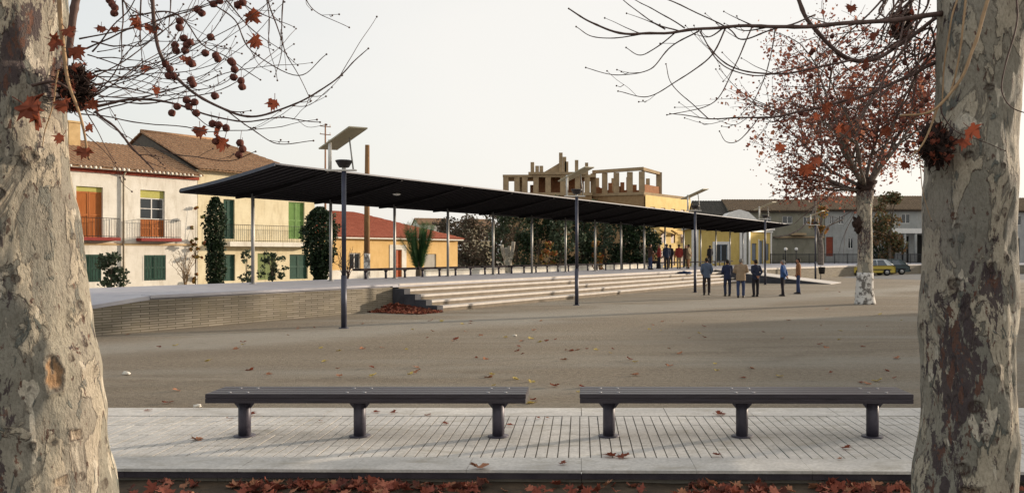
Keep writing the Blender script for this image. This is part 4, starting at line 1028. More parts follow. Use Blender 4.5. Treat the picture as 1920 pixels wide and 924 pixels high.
# ---------------------------------------------------------------- the two near plane trees
def trunk_mesh(name, prof, par, knots, darkf, seed, lean=None, flute=.02):
    """prof: list of (z, cx, r); knots: (angle, z, radius, kind)"""
    nu, nv = 260, 620; z0, z1 = prof[0][0], prof[-1][0]
    def pr(z):
        for a, b in zip(prof, prof[1:]):
            if z <= b[0]: 
                t = (z-a[0])/(b[0]-a[0]); t = t*t*(3-2*t); return lerp(a[1], b[1], t), lerp(a[2], b[2], t)
        return prof[-1][1:]
    vs, fs, dk, rg, wd = [], [], [], [], []
    for j in range(nv+1):
        z = lerp(z0, z1, j/nv); cx, r = pr(z)
        for i in range(nu):
            a = 2*math.pi*i/nu; dx, dy = math.cos(a), math.sin(a)
            q = Vector((dx*r*2.2, dy*r*2.2, z*.9+seed)); h = flute*noise.noise(q*1.6)*2+.010*noise.noise(q*5)+.006*noise.noise(q*Vector((14, 14, 8)).length*.4)
            ring = wood = 0.0
            for ka, kz, kr, kind in knots:
                kr = kr*(.95 if kind == 'wound' else .72)
                da = (a-ka+math.pi) % (2*math.pi)-math.pi
                if abs(da)*r > kr*2.2 or abs(z-kz) > kr*3.2: continue
                ax, az = (1, 1) if kind == 'eye' else ((.62, 1.55) if kind == 'wound' else ((1, 1) if kind == 'scar' else (1, 1)))
                e = math.hypot(da*r/ax, (z-kz)/az)/kr
                if kind == 'scar': e = max(abs(da*r), abs(z-kz)*1.1)/kr
                e += .38*noise.noise(Vector((da*r*24, z*24, kr*90)))
                h += kr*.20*math.exp(-((e-1.0)/.28)**2)-(kr*.12 if e < .8 else 0)*(1-e/.8)
                ring = max(ring, math.exp(-((e-.86)/(.16 if kind != 'eye' else .3))**2))
                if kind == 'eye' and e < .8: ring = max(ring, .6)
                if kind in ('wound', 'scar') and e < .78: wood = max(wood, min(1, (.78-e)*8)*(1 if kind == 'wound' else .3))
                if kind == 'wound' and e < .78 and abs(da*r-.003) < .006 and z > kz-kr*.2: ring = 1; wood = 0
            vs.append((cx+dx*(r+h), dy*(r+h), z)); dk.append(darkf(a, z)); rg.append(ring*.95); wd.append(wood)
    for j in range(nv):
        for i in range(nu): fs.append((j*nu+i, j*nu+(i+1) % nu, (j+1)*nu+(i+1) % nu, (j+1)*nu+i))
    o = MB().add(vs, fs, True).build('trunk', bark, par)
    for nme, dat in (('dark', dk), ('ring', rg), ('wood', wd)):
        at_ = o.data.attributes.new(nme, 'FLOAT', 'POINT'); at_.data.foreach_set('value', dat)
    return o
FACE_R = math.atan2(-5.2, -D(1818, 476, 5.2).x); FACE_L = math.atan2(-4.6, -D(45, 476, 4.6).x)
def vis(a, face):        # -1..1 across the side of the trunk seen from the square's edge, None behind
    d = (a-face+math.pi) % (2*math.pi)-math.pi
    return math.sin(d) if abs(d) < math.pi/2 else (1 if d > 0 else -1)
def pa(px, dist, cxp, rp):   # angle on the trunk (facing camera) of an image column
    s = max(-.98, min(.98, (px-cxp)/rp)); return (FACE_L if cxp < 500 else FACE_R)+math.asin(s)
# right trunk
DR = 5.2; KR = F/DR
rt = thing('plane_tree', 'thick mottled plane tree trunk on the right, with dark burl and long bare twigs', 'tree', (D(1818, 476, DR).x, DR, -.14))
def rz2(py): return H-(py-476)/KR+.14
def cxr(px): return (px-1821)/KR
prof = [(-.05, cxr(1812), .36), (.25, cxr(1812), .335), (rz2(924), cxr(1811), .318), (rz2(760), cxr(1816), .296), (rz2(600), cxr(1818), .293), (rz2(440), cxr(1818), .285), (rz2(300), cxr(1822), .285), (rz2(150), cxr(1841), .262), (rz2(0), cxr(1846), .262), (rz2(-250), cxr(1842), .25), (rz2(-420), cxr(1842), .22)]
prof = [(a, b, c*.925) for a, b, c in prof]
prof.sort()
kn = []
for px, py, kr, kd in ((1895, 483, .035, 'eye'), (1833, 905, .085, 'scar'), (1815, 855, .05, 'eye'), (1868, 682, .045, 'eye'), (1733, 612, .03, 'eye'), (1866, 500, .04, 'eye'), (1788, 452, .022, 'eye'), (1800, 425, .022, 'eye'), (1885, 400, .03, 'eye'), (1870, 413, .025, 'eye'), (1836, 180, .04, 'eye'), (1795, 530, .05, 'eye'), (1832, 745, .045, 'eye'), (1868, 742, .02, 'eye'), (1815, 300, .03, 'eye'), (1875, 320, .03, 'eye'), (1850, 800, .03, 'eye')):
    kn.append((pa(px, DR, 1818, 92), rz2(py), kr, kd))
def dkR(a, z):
    py = 476+(H+.14-z)*KR; px = 1818+92*vis(a, FACE_R)
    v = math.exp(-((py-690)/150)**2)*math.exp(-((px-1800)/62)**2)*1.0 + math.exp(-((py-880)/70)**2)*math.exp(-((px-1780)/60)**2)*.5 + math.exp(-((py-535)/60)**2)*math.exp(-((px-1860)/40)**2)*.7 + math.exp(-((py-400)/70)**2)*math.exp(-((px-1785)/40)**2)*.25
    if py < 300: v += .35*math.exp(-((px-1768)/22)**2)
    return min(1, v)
trunk_mesh('trunk', prof, rt, kn, dkR, 3.0)
# left trunk
DL = 4.6; KL = F/DL
lt = thing('plane_tree', 'thick mottled plane tree on the left, seed balls and dry leaves on its twigs', 'tree', (D(45, 476, DL).x, DL, -.14))
def lz(py): return H-(py-476)/KL+.14
def cxl(px): return (px-58)/KL
prof = [(-.05, cxl(55), .66), (.2, cxl(55), .56), (lz(924), cxl(58), .455), (lz(800), cxl(52), .425), (lz(700), cxl(50), .395), (lz(600), cxl(48), .345), (lz(450), cxl(44), .295), (lz(300), cxl(36), .275), (lz(150), cxl(26), .285), (lz(0), cxl(22), .285), (lz(-250), cxl(20), .26), (lz(-400), cxl(18), .23)]
prof.sort()
kn = []
for px, py, kr, kd, cx, rp in ((99, 686, .075, 'wound', 50, 138), (146, 572, .04, 'eye', 48, 120), (150, 640, .03, 'eye', 48, 130), (15, 368, .04, 'eye', 38, 98), (130, 443, .028, 'eye', 42, 102), (110, 878, .05, 'scar', 57, 155), (143, 876, .03, 'eye', 57, 155), (130, 800, .05, 'scar', 52, 148), (68, 810, .03, 'eye', 52, 148), (186, 905, .04, 'eye', 57, 157), (45, 520, .03, 'eye', 46, 110), (60, 300, .05, 'eye', 36, 95), (100, 808, .02, 'eye', 52, 148), (190, 830, .03, 'eye', 52, 150), (165, 690, .03, 'eye', 50, 138), (128, 664, .025, 'eye', 50, 135), (80, 480, .02, 'eye', 46, 110)):
    kn.append((pa(px, DL, cx, rp), lz(py), kr, kd))
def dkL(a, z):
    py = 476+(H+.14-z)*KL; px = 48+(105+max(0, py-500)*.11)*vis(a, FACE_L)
    v = 1.15*math.exp(-((py-110)/120)**2)*(.6+.4*math.sin(px*.07+py*.03)) + .35*math.exp(-((px+10)/50)**2) + .6*math.exp(-((px-0)/30)**2)*math.exp(-((py-700)/250)**2) + .35*math.exp(-((py-640)/40)**2)*math.exp(-((px-150)/50)**2)  # bark patches, plus shade of the left side put into the bark colour
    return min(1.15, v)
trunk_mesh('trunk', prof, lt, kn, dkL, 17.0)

def burl(par, org, c, r, seed, n=150):
    rng = random.Random(seed); m_ = MB(); c = c-org
    bm = bmesh.new(); bmesh.ops.create_icosphere(bm, subdivisions=4, radius=1)
    for v in bm.verts:
        d = r*(.78+.45*noise.noise(v.co*2.2+Vector((seed, 0, 0)))+.28*noise.noise(v.co*6+Vector((0, seed, 0)))); v.co = Vector((c.x+v.co.x*d*.72, c.y+v.co.y*d*.8, c.z+v.co.z*d*1.15))
    m_.bm(bm, True)
    for i in range(n):
        v = Vector((rng.gauss(0, 1), rng.gauss(0, 1)-.3, rng.gauss(0, 1))).normalized(); s = c+Vector((v.x*r*.7, v.y*r*.8, v.z*r*1.05))
        l = r*rng.uniform(.1, .5)*(2.0 if i % 7 == 0 else 1); w_ = Vector((rng.uniform(-1, 1), rng.uniform(-1, 1), rng.uniform(-.4, 1.2)))
        s = c+Vector((v.x*r*.55, v.y*r*.65, v.z*r*.85)); e1 = s+(v*.6+w_*.3).normalized()*l*.6; e2 = e1+(v*.3+w_*.7).normalized()*l*.6
        m_.tube([s, e1, e2], [.0042, .0032, .0012], 4)
    lf = MB()
    for i in range(34):
        v = Vector((rng.gauss(0, 1), -abs(rng.gauss(0, 1)), rng.gauss(0, 1))).normalized(); plane_leaf(lf, c+Vector((v.x*r*.85, v.y*r*.9, v.z*r*1.15)), rng.uniform(.018, .045), rrot(rng, 1.6), rng.uniform(.6, 1.3))
    lf.build('clinging_leaves', litter_m, par)
    return m_.build('burl', M('dark_burl_bark', '2c211d', '42322b', 20, .95, bump=.8, bs=60), par)
burl(rt, rt.location, D(1752, 275, DR-.22), .125, 5, 260); burl(lt, lt.location, D(143, 165, DL-.1), .115, 8, 300)
bu2 = burl(rt, rt.location, D(1690, 45, 5.6), .10, 6, 120)

class Twigs:
    def __init__(s, par): s.o = Vector(par.location); s.par = par; s.m = MB(); s.mt = MB(); s.ends = []
    def br(s, pts, r0, r1, tan=False, side=0, seed=0, kink=.012, slen=.5, bud=True):
        rng = random.Random(seed*77+int(r0*1e5)+len(pts)); P = [D(*p)-s.o for p in pts]; q = wob(spline(P, 8), kink, 5, seed)
        k = len(q); rad = [lerp(r0, r1, (i/(k-1))**.8)*(1.18 if i % 5 == 0 else 1) for i in range(k)]
        (s.mt if tan else s.m).tube(q, rad, 7 if r0 > .006 else 5)
        if bud: s.ends.append(q[-1])
        for j in range(side):
            i = rng.randrange(int(k*.2), k-2); b = q[i]; t = (q[i+1]-q[i-1]).normalized(); r = rad[i]*.5
            out = Vector((rng.uniform(-.4, .4), rng.uniform(-.7, .7), rng.choice((-1, 1))*rng.uniform(.3, 1)))
            l = slen*rng.uniform(.4, 1.0)
            e1 = b+(t*.8+out*.5)*l*.5; e2 = e1+(t*.9+Vector((0, 0, .35))+out*.15)*l*.5
            q2 = wob(spline([b, e1, e2], 6), .008, 8, j); (s.mt if tan else s.m).tube(q2, [lerp(r, .0012, a/(len(q2)-1)) for a in range(len(q2))], 5); s.ends.append(q2[-1])
            if rng.random() < .5:
                b = q2[len(q2)//2]; e = b+Vector((t.x*.3+rng.uniform(-.3, .3), rng.uniform(-.3, .3), rng.uniform(-.2, .5)))*l*.5
                s.m.tube([b, (b+e)/2+Vector((0, 0, -.01)), e], [.0022, .0018, .001], 4); s.ends.append(e)
        return q
    def done(s):
        for e in s.ends: s.m.ball(e, .0055, 1)
        s.m.build('twigs', twig_m, s.par)
        if s.mt.v: s.mt.build('tan_twigs', twig_l, s.par)
T = Twigs(rt)
T.br([(1765, 25, 5.2), (1700, 35, 5.1), (1600, 45, 4.9), (1500, 50, 4.8), (1400, 48, 4.7), (1290, 57, 4.6), (1180, 66, 4.5), (1110, 45, 4.45), (1066, 17, 4.4)], .017, .0035, side=7, seed=1, slen=.35)
T.br([(1225, 62, 4.55), (1170, 70, 4.5), (1110, 68, 4.5), (1078, 52, 4.5)], .004, .002, seed=2)
T.br([(1485, -30, 5.0), (1520, 45, 5.0), (1580, 105, 5.05), (1640, 112, 5.1), (1700, 75, 5.2), (1765, 25, 5.3)], .012, .012, seed=3, side=4, bud=False, slen=.4)
T.br([(1600, 112, 5.0), (1520, 130, 4.9), (1440, 140, 4.85), (1370, 125, 4.8), (1330, 90, 4.8), (1312, 60, 4.8)], .007, .0025, side=4, seed=4, slen=.3)
T.br([(1762, 110, 5.3), (1660, 165, 5.2), (1560, 195, 5.1), (1480, 215, 5.0), (1400, 222, 4.95), (1330, 224, 4.9), (1254, 214, 4.9)], .012, .002, side=7, seed=5, slen=.35)
T.br([(1360, 53, 4.7), (1330, 110, 4.7), (1270, 150, 4.7), (1215, 182, 4.7), (1160, 172, 4.7)], .005, .002, seed=6, side=2, slen=.25)
T.br([(1310, 58, 4.65), (1260, 85, 4.65), (1220, 130, 4.65), (1165, 142, 4.65), (1098, 128, 4.65)], .0045, .002, seed=7, side=2, slen=.25)
T.br([(1270, 58, 4.6), (1225, 95, 4.6), (1200, 105, 4.6), (1175, 90, 4.6)], .004, .002, seed=8)
T.br([(1410, 50, 4.8), (1385, 110, 4.8), (1355, 170, 4.8), (1320, 200, 4.8), (1250, 216, 4.8)], .0045, .002, seed=9, side=2, slen=.25)
T.br([(1455, 50, 4.8), (1445, 110, 4.8), (1420, 175, 4.8), (1390, 215, 4.8)], .004, .002, seed=10, side=2, slen=.25)
T.br([(1310, 60, 4.7), (1340, 110, 4.7), (1380, 135, 4.7), (1440, 142, 4.75), (1520, 118, 4.8)], .0035, .0035, seed=11, bud=False)
T.br([(1530, 30, 4.9), (1440, 60, 4.8), (1390, 75, 4.8), (1360, 50, 4.8), (1250, 0, 4.7), (1180, -20, 4.7)], .005, .003, seed=12, side=3, slen=.3)
T.br([(1250, 55, 4.6), (1215, 35, 4.6), (1175, 5, 4.6), (1150, -20, 4.6)], .004, .002, seed=13)
T.br([(1285, 55, 4.6), (1230, 20, 4.6), (1200, 5, 4.6), (1170, -15, 4.6)], .004, .002, seed=14)
T.br([(1330, 223, 4.9), (1300, 195, 4.9), (1260, 155, 4.9), (1250, 120, 4.9)], .0035, .002, seed=15)
T.br([(1480, 215, 5.0), (1400, 180, 5.0), (1350, 130, 5.0)], .0035, .0015, seed=16, side=2, slen=.25)
T.br([(1420, 223, 5.0), (1390, 262, 5.0), (1365, 266, 5.0), (1350, 245, 5.0)], .0035, .0018, seed=17)
rng = random.Random(33)
for i in range(22):
    a = rng.uniform(0, 1); sx, sy = 1758-rng.uniform(0, 60), 30+a*90; ex, ey = rng.uniform(1440, 1700), rng.uniform(60, 330)
    mx_, my = lerp(sx, ex, .5)+rng.uniform(-20, 40), lerp(sy, ey, .5)+rng.uniform(-30, 60); d0_ = rng.uniform(4.9, 5.5); d1_ = d0_+rng.uniform(-.4, .5)
    T.br([(sx, sy, 5.3), (mx_, my, (5.3+d1_)/2), (ex, ey, d1_)], rng.uniform(.004, .009), .0018, seed=100+i, side=2, slen=.3, kink=.03)
for i in range(12):
    sx = rng.uniform(1640, 1750); T.br([(sx, -40, 5.4), (sx-rng.uniform(-30, 60), 20, 5.3), (sx-rng.uniform(0, 150), rng.uniform(40, 130), 5.2)], rng.uniform(.006, .014), .003, seed=200+i, side=2, slen=.3, kink=.03)
T.br([(1858, -20, 4.85), (1835, 60, 4.8), (1812, 130, 4.75), (1770, 190, 4.75), (1735, 213, 4.75), (1688, 218, 4.8)], .011, .006, tan=True, seed=31)
T.br([(1812, -20, 4.85), (1805, 60, 4.8), (1790, 140, 4.8), (1775, 185, 4.8)], .007, .004, tan=True, seed=32, bud=False)
T.br([(1760, 200, 4.8), (1745, 235, 4.8), (1725, 275, 4.8), (1706, 293, 4.8)], .007, .004, tan=True, seed=33)
T.br([(1765, 190, 4.8), (1768, 215, 4.8), (1790, 243, 4.8), (1815, 255, 4.8), (1885, 282, 4.8)], .005, .002, seed=34)
T.br([(1908, -20, 4.9), (1905, 50, 4.9), (1885, 120, 4.9), (1878, 170, 4.9), (1895, 200, 4.9), (1935, 215, 4.9)], .006, .003, seed=35)
T.br([(1800, -20, 4.85), (1780, 50, 4.8), (1768, 140, 4.85), (1765, 190, 4.85)], .006, .004, tan=True, seed=36, bud=False)
T.br([(1722, 290, 4.9), (1728, 340, 4.9), (1738, 380, 4.9), (1745, 412, 4.9)], .003, .0015, tan=True, seed=37)
T.done()
def single_leaf(par, px, py, d, spx, seed, mat=leaf_r):
    rng = random.Random(seed); s = spx/F*d*(.74 if par is lt else .62); m_ = MB(); c = D(px, py, d)-Vector(par.location)
    from mathutils import Euler
    rot = Euler((R(90+rng.uniform(-35, 35)), rng.uniform(-.7, .7), rng.uniform(-.8, .8))).to_matrix() @ Matrix.Rotation(rng.choice((3.14, 2.6, 3.7, 3.3)), 3, 'Z')
    plane_leaf(m_, c, s, rot, rng.uniform(.5, 1.0)); return m_.build('leaf', mat, par)
for i, (x, y, s) in enumerate([(1818, 240, 48), (1806, 262, 38), (1512, 308, 52), (1530, 297, 36), (1585, 172, 50), (1582, 240, 42), (1468, 272, 36), (1548, 195, 38), (1595, 12, 34), (1640, 62, 36), (1570, 238, 30), (1660, 240, 34), (1535, 215, 26), (1700, 305, 30), (1620, 120, 34), (1605, 90, 30)]):
    single_leaf(rt, x, y, 4.75 if x > 1700 else 5.0, s, 300+i)
rng = random.Random(50)
for i in range(26):
    m_ = MB(); m_.ball(D(rng.uniform(1500, 1745), rng.uniform(60, 320), rng.uniform(4.9, 5.4))-Vector(rt.location), .016, 2, (1, 1, 1), .2, i); m_.build('seed_ball', ball_m, rt)

T = Twigs(lt)
T.br([(285, -30, 4.3), (298, 90, 4.3), (345, 160, 4.3), (420, 205, 4.3), (480, 218, 4.3), (550, 195, 4.3), (620, 155, 4.3), (665, 115, 4.3), (693, 90, 4.3)], .010, .002, side=6, seed=1, slen=.3)
T.br([(178, 200, 4.5), (240, 189, 4.4), (310, 191, 4.35), (390, 218, 4.3), (460, 228, 4.25), (530, 222, 4.25), (600, 228, 4.2)], .008, .002, side=5, seed=2, slen=.3)
T.br([(180, 208, 4.5), (220, 245, 4.4), (260, 290, 4.4), (285, 318, 4.4)], .007, .004, side=3, seed=3, slen=.3)
T.br([(240, 30, 4.4), (330, 25, 4.4), (380, 85, 4.4), (430, 110, 4.4), (490, 150, 4.4)], .005, .002, seed=4, side=3, slen=.25)
T.br([(150, -20, 4.5), (135, 40, 4.5), (125, 110, 4.5)], .022, .016, seed=5, bud=False)
T.br([(110, -10, 4.2), (118, 90, 4.2), (130, 160, 4.2), (150, 225, 4.2), (168, 300, 4.2)], .011, .005, tan=True, seed=6)
T.br([(112, 130, 4.25), (100, 190, 4.25), (84, 240, 4.25), (80, 275, 4.25)], .004, .002, tan=True, seed=7)
T.br([(60, 160, 4.25), (100, 155, 4.25), (140, 175, 4.3)], .008, .006, seed=8, bud=False)
T.br([(385, 0, 4.3), (440, 40, 4.3), (470, 95, 4.3), (560, 140, 4.3), (612, 100, 4.3)], .004, .002, seed=9, side=2, slen=.25)
T.br([(420, 205, 4.3), (470, 240, 4.3), (520, 270, 4.3), (585, 262, 4.3)], .0035, .002, seed=10, side=2, slen=.2)
T.br([(300, 280, 4.4), (360, 295, 4.4), (430, 300, 4.4), (480, 285, 4.4)], .003, .002, seed=11, side=2, slen=.2)
rng = random.Random(77)
for i in range(25):
    sy = rng.uniform(70, 215); sx = rng.uniform(150, 185); ex = rng.uniform(300, 600); ey = rng.uniform(-40, 250) if i % 2 else rng.uniform(-60, 130)
    bow = rng.uniform(-40, 60); d1_ = rng.uniform(3.9, 5.2)
    T.br([(sx, sy, 4.5), (lerp(sx, ex, .35), lerp(sy, ey, .3)+bow*.7, lerp(4.5, d1_, .35)), (lerp(sx, ex, .7), lerp(sy, ey, .65)+bow, lerp(4.5, d1_, .7)), (ex, ey, d1_)], rng.uniform(.0025, .0048), .0013, seed=400+i, side=2, slen=.25, kink=.02)
for i in range(12):
    sx = rng.uniform(200, 560); ex = sx+rng.uniform(-120, 140); ey = rng.uniform(40, 200)
    T.br([(sx, -40, 4.4), (lerp(sx, ex, .4), ey*.4, 4.4), (ex, ey, 4.4)], rng.uniform(.003, .006), .0015, seed=500+i, side=2, slen=.25, kink=.02)
for i in range(4):
    sy = rng.uniform(120, 250); ex = rng.uniform(185, 330); ey = rng.uniform(220, 390)
    T.br([(160, sy, 4.4), (lerp(160, ex, .5), lerp(sy, ey, .4), 4.4), (ex, ey, 4.4)], rng.uniform(.002, .004), .0012, seed=600+i, side=1, slen=.2, kink=.02)
T.done()
for i, (x, y, s) in enumerate([(45, 195, 66), (75, 210, 60), (262, 32, 44), (284, 50, 36), (468, 22, 40), (475, 72, 38), (298, 165, 32), (278, 125, 30), (348, 108, 30), (515, 188, 34), (375, 240, 34), (422, 260, 44), (412, 240, 34), (120, 190, 44), (98, 75, 40), (140, 90, 40), (118, 255, 34), (160, 280, 36), (190, 50, 24), (215, 52, 20), (168, 190, 32), (125, 55, 34), (165, 235, 24), (445, 8, 24)]):
    single_leaf(lt, x, y, 4.2 if x < 240 else 4.3, s, 700+i)
balls = [(400, 8), (412, 2), (370, 18), (378, 25), (446, 10), (455, 5), (345, 72), (350, 85), (347, 95), (328, 85), (336, 52), (337, 40), (330, 95), (322, 212), (332, 200), (405, 105), (408, 110), (440, 130), (436, 118), (452, 152), (454, 163), (438, 145), (385, 100), (358, 150), (362, 158), (350, 188), (365, 192), (354, 200), (368, 212), (403, 180), (326, 143), (316, 142), (210, 8), (215, 15), (214, 25), (205, 0), (433, 115), (398, 232), (410, 234), (424, 240), (450, 268), (455, 280), (448, 290), (318, 130), (405, 265), (356, 80), (395, 70), (360, 120), (310, 120)]
for i, (x, y) in enumerate(balls):
    c = D(x, y, 4.3)-Vector(lt.location); m_ = MB(); m_.ball(c, .0195, 2, (1, 1, 1), .25, i); m_.tube([c, c+Vector((.01*math.sin(i), 0, .06))], .0012, 4); m_.build('seed_ball', ball_m, lt)

# ---------------------------------------------------------------- mid plane tree with whitewashed foot
mt_ = thing('plane_tree', 'mid-distance plane tree with whitewashed foot and russet seed-laden crown', 'tree', tuple(G(1622, 570)))
rng = random.Random(12)
m_ = MB(); SC = 31.9/F
pts = [(0, 0, 0), (-.02, 0, .5), (0, 0, 1.2), (0, 0, 2.4), (-.02, 0, 3.4), (.0, 0, 4.3)]; q = spline(pts, 6); k = len(q)
rad = []
for i, p in enumerate(q):
    z = p.z; rad.append(.33-.05*min(1, z/1.5)+.06*math.exp(-z*3) - .02*max(0, z-1.5)/3+.06*math.exp(-((z-4.2)/.4)**2))
m_.tube(q, rad, 28); trk = m_.build('trunk', bark, mt_)
at_ = trk.data.attributes.new('dark', 'FLOAT', 'POINT'); at_.data.foreach_set('value', [.75*math.exp(-((v.co.z-2.5)/.9)**2)*(1 if v.co.x < .12 else .2)+.9*math.exp(-((v.co.z-4.3)/.4)**2) for v in trk.data.vertices])
for nme in ('ring', 'wood'): trk.data.attributes.new(nme, 'FLOAT', 'POINT')
wq = [p for p in q if p.z < 1.35]; MB().tube(wq, [rad[i]+.012 for i in range(len(wq))], 28).build('whitewash', lime_m, mt_)
m_ = MB(); m_.ball((-.30, -.1, 3.0), .22, 3, (.8, .8, 1.3), .8, 3); m_.build('burl', MATS['dark_burl_bark'], mt_); MB().ball((.03, 0, 4.45), .36, 3, (1, 1, .9), .7, 5).build('burl', MATS['dark_burl_bark'], mt_)
limbs = MB(); tw = MB(); lv = MB(); tips = []
def grow(p, d, l, r, dep):
    n = 5; pts = [p]
    for i in range(n):
        d = (d+Vector((rng.gauss(0, .12), rng.gauss(0, .12), rng.gauss(0, .08)+(.05 if dep < 2 else -.03)))).normalized(); p = p+d*l/n; pts.append(p)
    (limbs if dep < 2 else tw).tube(pts, [lerp(r, r*.55, i/n) for i in range(n+1)], 7 if dep < 2 else 4)
    if dep >= 3:
        tips.extend(pts[1:]); return
    for j in range((4 if dep < 2 else 3) if dep else 3):
        i = rng.randrange(1, n+1); a = Vector((rng.gauss(0, 1), rng.gauss(0, 1), rng.gauss(0, .7))).normalized()
        grow(pts[i], (d*.8+a*.75).normalized(), l*rng.uniform(.55, .8), r*.5, dep+1)
    grow(pts[-1], d, l*.7, r*.55, dep+1)
for i in range(11):
    a = 6.28*i/11+rng.uniform(-.2, .2); e = rng.uniform(.3, 1.4)
    grow(Vector((0, 0, 4.35)), Vector((math.cos(a)*math.cos(e), math.sin(a)*math.cos(e), math.sin(e))), rng.uniform(2.8, 3.5), .08, 0)
for i in range(5):
    a = rng.uniform(2.2, 4.0); grow(Vector((-.1, 0, 4.3)), Vector((math.cos(a), math.sin(a)*.5, .12)), 1.7, .05, 1)
limbs.build('limbs', limb_m, mt_); tw.build('twigs', twig_m, mt_)
for i in range(14500):
    t_ = rng.choice(tips)
    if (t_.z < 4.0): continue
    c = t_+Vector((rng.gauss(0, .19), rng.gauss(0, .19), rng.gauss(0, .19)-.08))
    if i % 3: rnd_leaf(lv, c, .10+.09*(rng.random()**3)*1.4, rng)
    else:
        s = .03; lv.add([c+Vector(v)*s for v in ((1, 0, 0), (-1, 0, 0), (0, 1, 0), (0, -1, 0), (0, 0, 1), (0, 0, -1))], [(0, 2, 4), (2, 1, 4), (1, 3, 4), (3, 0, 4), (2, 0, 5), (1, 2, 5), (3, 1, 5), (0, 3, 5)])
lv.build('crown', leaf_c, mt_)
print('TIPS', len(tips), 'crown x', min(t.x for t in tips), max(t.x for t in tips), 'z', max(t.z for t in tips))

# ---------------------------------------------------------------- fallen leaves
rng = random.Random(8)
m_ = MB()
for i in range(1150):
    x = rng.uniform(-5.5, 5.2); y = pav_y0(x)-.03-abs(rng.gauss(0, .35))
    if noise.noise(Vector((x*1.3, y*2, 0))) < .02 and rng.random() < .8: continue
    z = -.082+.02*noise.noise(Vector((x*1.5, y*1.5, 3)))+rng.uniform(0, .022)
    plane_leaf(m_, Vector((x, y-.07, z)), rng.uniform(.06, .12), rrot(rng, .7), rng.uniform(.2, 1.1))
tag(m_.build('leaf_litter', litter_m), 'carpet of dry red-brown plane leaves in the tree bed below the kerb', 'leaf litter', kind='stuff')
m_ = MB()
for i in range(1500):
    u = U1-rng.random()**1.5*1.2; p = PW-.02-rng.random()*2.1
    hgt = .26*max(0, 1-(U1-u)/1.15)*max(0, 1-(PW-p)/2.2)
    m_.v; plane_leaf(m_, UP(u-.02, p, .02+hgt*rng.random()), rng.uniform(.05, .10), rrot(rng, .9), rng.uniform(.3, 1))
tag(m_.build('leaf_pile', litter_m), 'pile of dry leaves blown against the dark step cheek', 'leaf pile', kind='stuff')
rr2 = random.Random(91)
fl = [(365, 823, .12, 1), (468, 779, .10, 0), (430, 786, .07, 1), (1152, 857, .13, 0), (1168, 860, .11, 0), (897, 877, .15, 1), (1345, 778, .12, 0), (960, 798, .08, 0), (832, 795, .07, 0), (800, 779, .08, 0), (740, 775, .08, 0), (702, 774, .08, 0), (1583, 841, .09, 0), (1347, 855, .08, 0), (1052, 870, .07, 0), (1577, 862, .05, 1), (1028, 785, .05, 1), (280, 770, .08, 0), (1010, 785, .05, 0), (600, 790, .05, 1)]
for i, (x, y, s, dk_) in enumerate(fl):
    m_ = MB(); plane_leaf(m_, Vector((0, 0, .012)), s, rrot(rr2, .25), rr2.uniform(.3, .9)); o = m_.build('fallen_leaf', leaf_r if not dk_ else litter_m, None, G(x, y, .026))
    tag(o, 'dry curled plane leaf lying on the pale paving', 'fallen leaf', 'dry leaves scattered on the paving')
for i in range(130):
    if i < 30: x, y = [(600, 652), (637, 658), (1000, 756), (500, 700+i), (316, 755), (920, 703), (915, 708), (1075, 658), (1085, 656), (1100, 655), (1120, 656), (1025, 640), (1150, 655), (760, 655), (1240, 620), (1310, 625), (1015, 641), (1575, 548), (1550, 580), (1320, 632), (1430, 622), (780, 700), (850, 640), (1060, 657), (960, 756), (1620, 650), (1650, 590), (700, 690), (980, 640), (900, 630)][i]
    else: x = rr2.uniform(230, 1700); y = 600+rr2.random()**1.2*155
    if y < 592 and x < 760: continue
    m_ = MB(); s = rr2.uniform(.06, .13); plane_leaf(m_, Vector((0, 0, .01)), s, rrot(rr2, .35), rr2.uniform(.3, .9)); o = m_.build('fallen_leaf', rr2.choice((leaf_r, litter_m, gold_m)), None, G(x, y, .003))
    tag(o, 'small dry leaf lying on the brown earth of the square', 'fallen leaf', 'dry leaves scattered on the earth')
# scraps of paper and pebbles
for x, y, s in ((237, 703, .09), (370, 764, .07), (965, 630, .06)):
    m_ = MB(); m_.ball((0, 0, s*.35), s*.6, 2, (1.2, .8, .5), .9, x); tag(m_.build('paper_scrap', white_pl, None, G(x, y)), {237: 'crumpled white paper scrap on the earth near the left trunk', 370: 'small white scrap at the paving edge left of the left bench', 965: 'tiny pale scrap on the earth before the steps'}[x], 'litter')
# blue coat on the steps
bc = MB(); bc.ball((0, 0, .07), .28, 3, (1.3, .8, .3), 1.0, 4); bc.ball((.3, .05, .05), .16, 2, (1.4, .7, .3), .9, 6); tag(bc.build('coat', M('blue_cloth', '2e3c58', '3a4a6a', 8, .9), None, UP(48.3, PW-.25, .70)), 'crumpled blue coat left lying on the steps', 'coat')

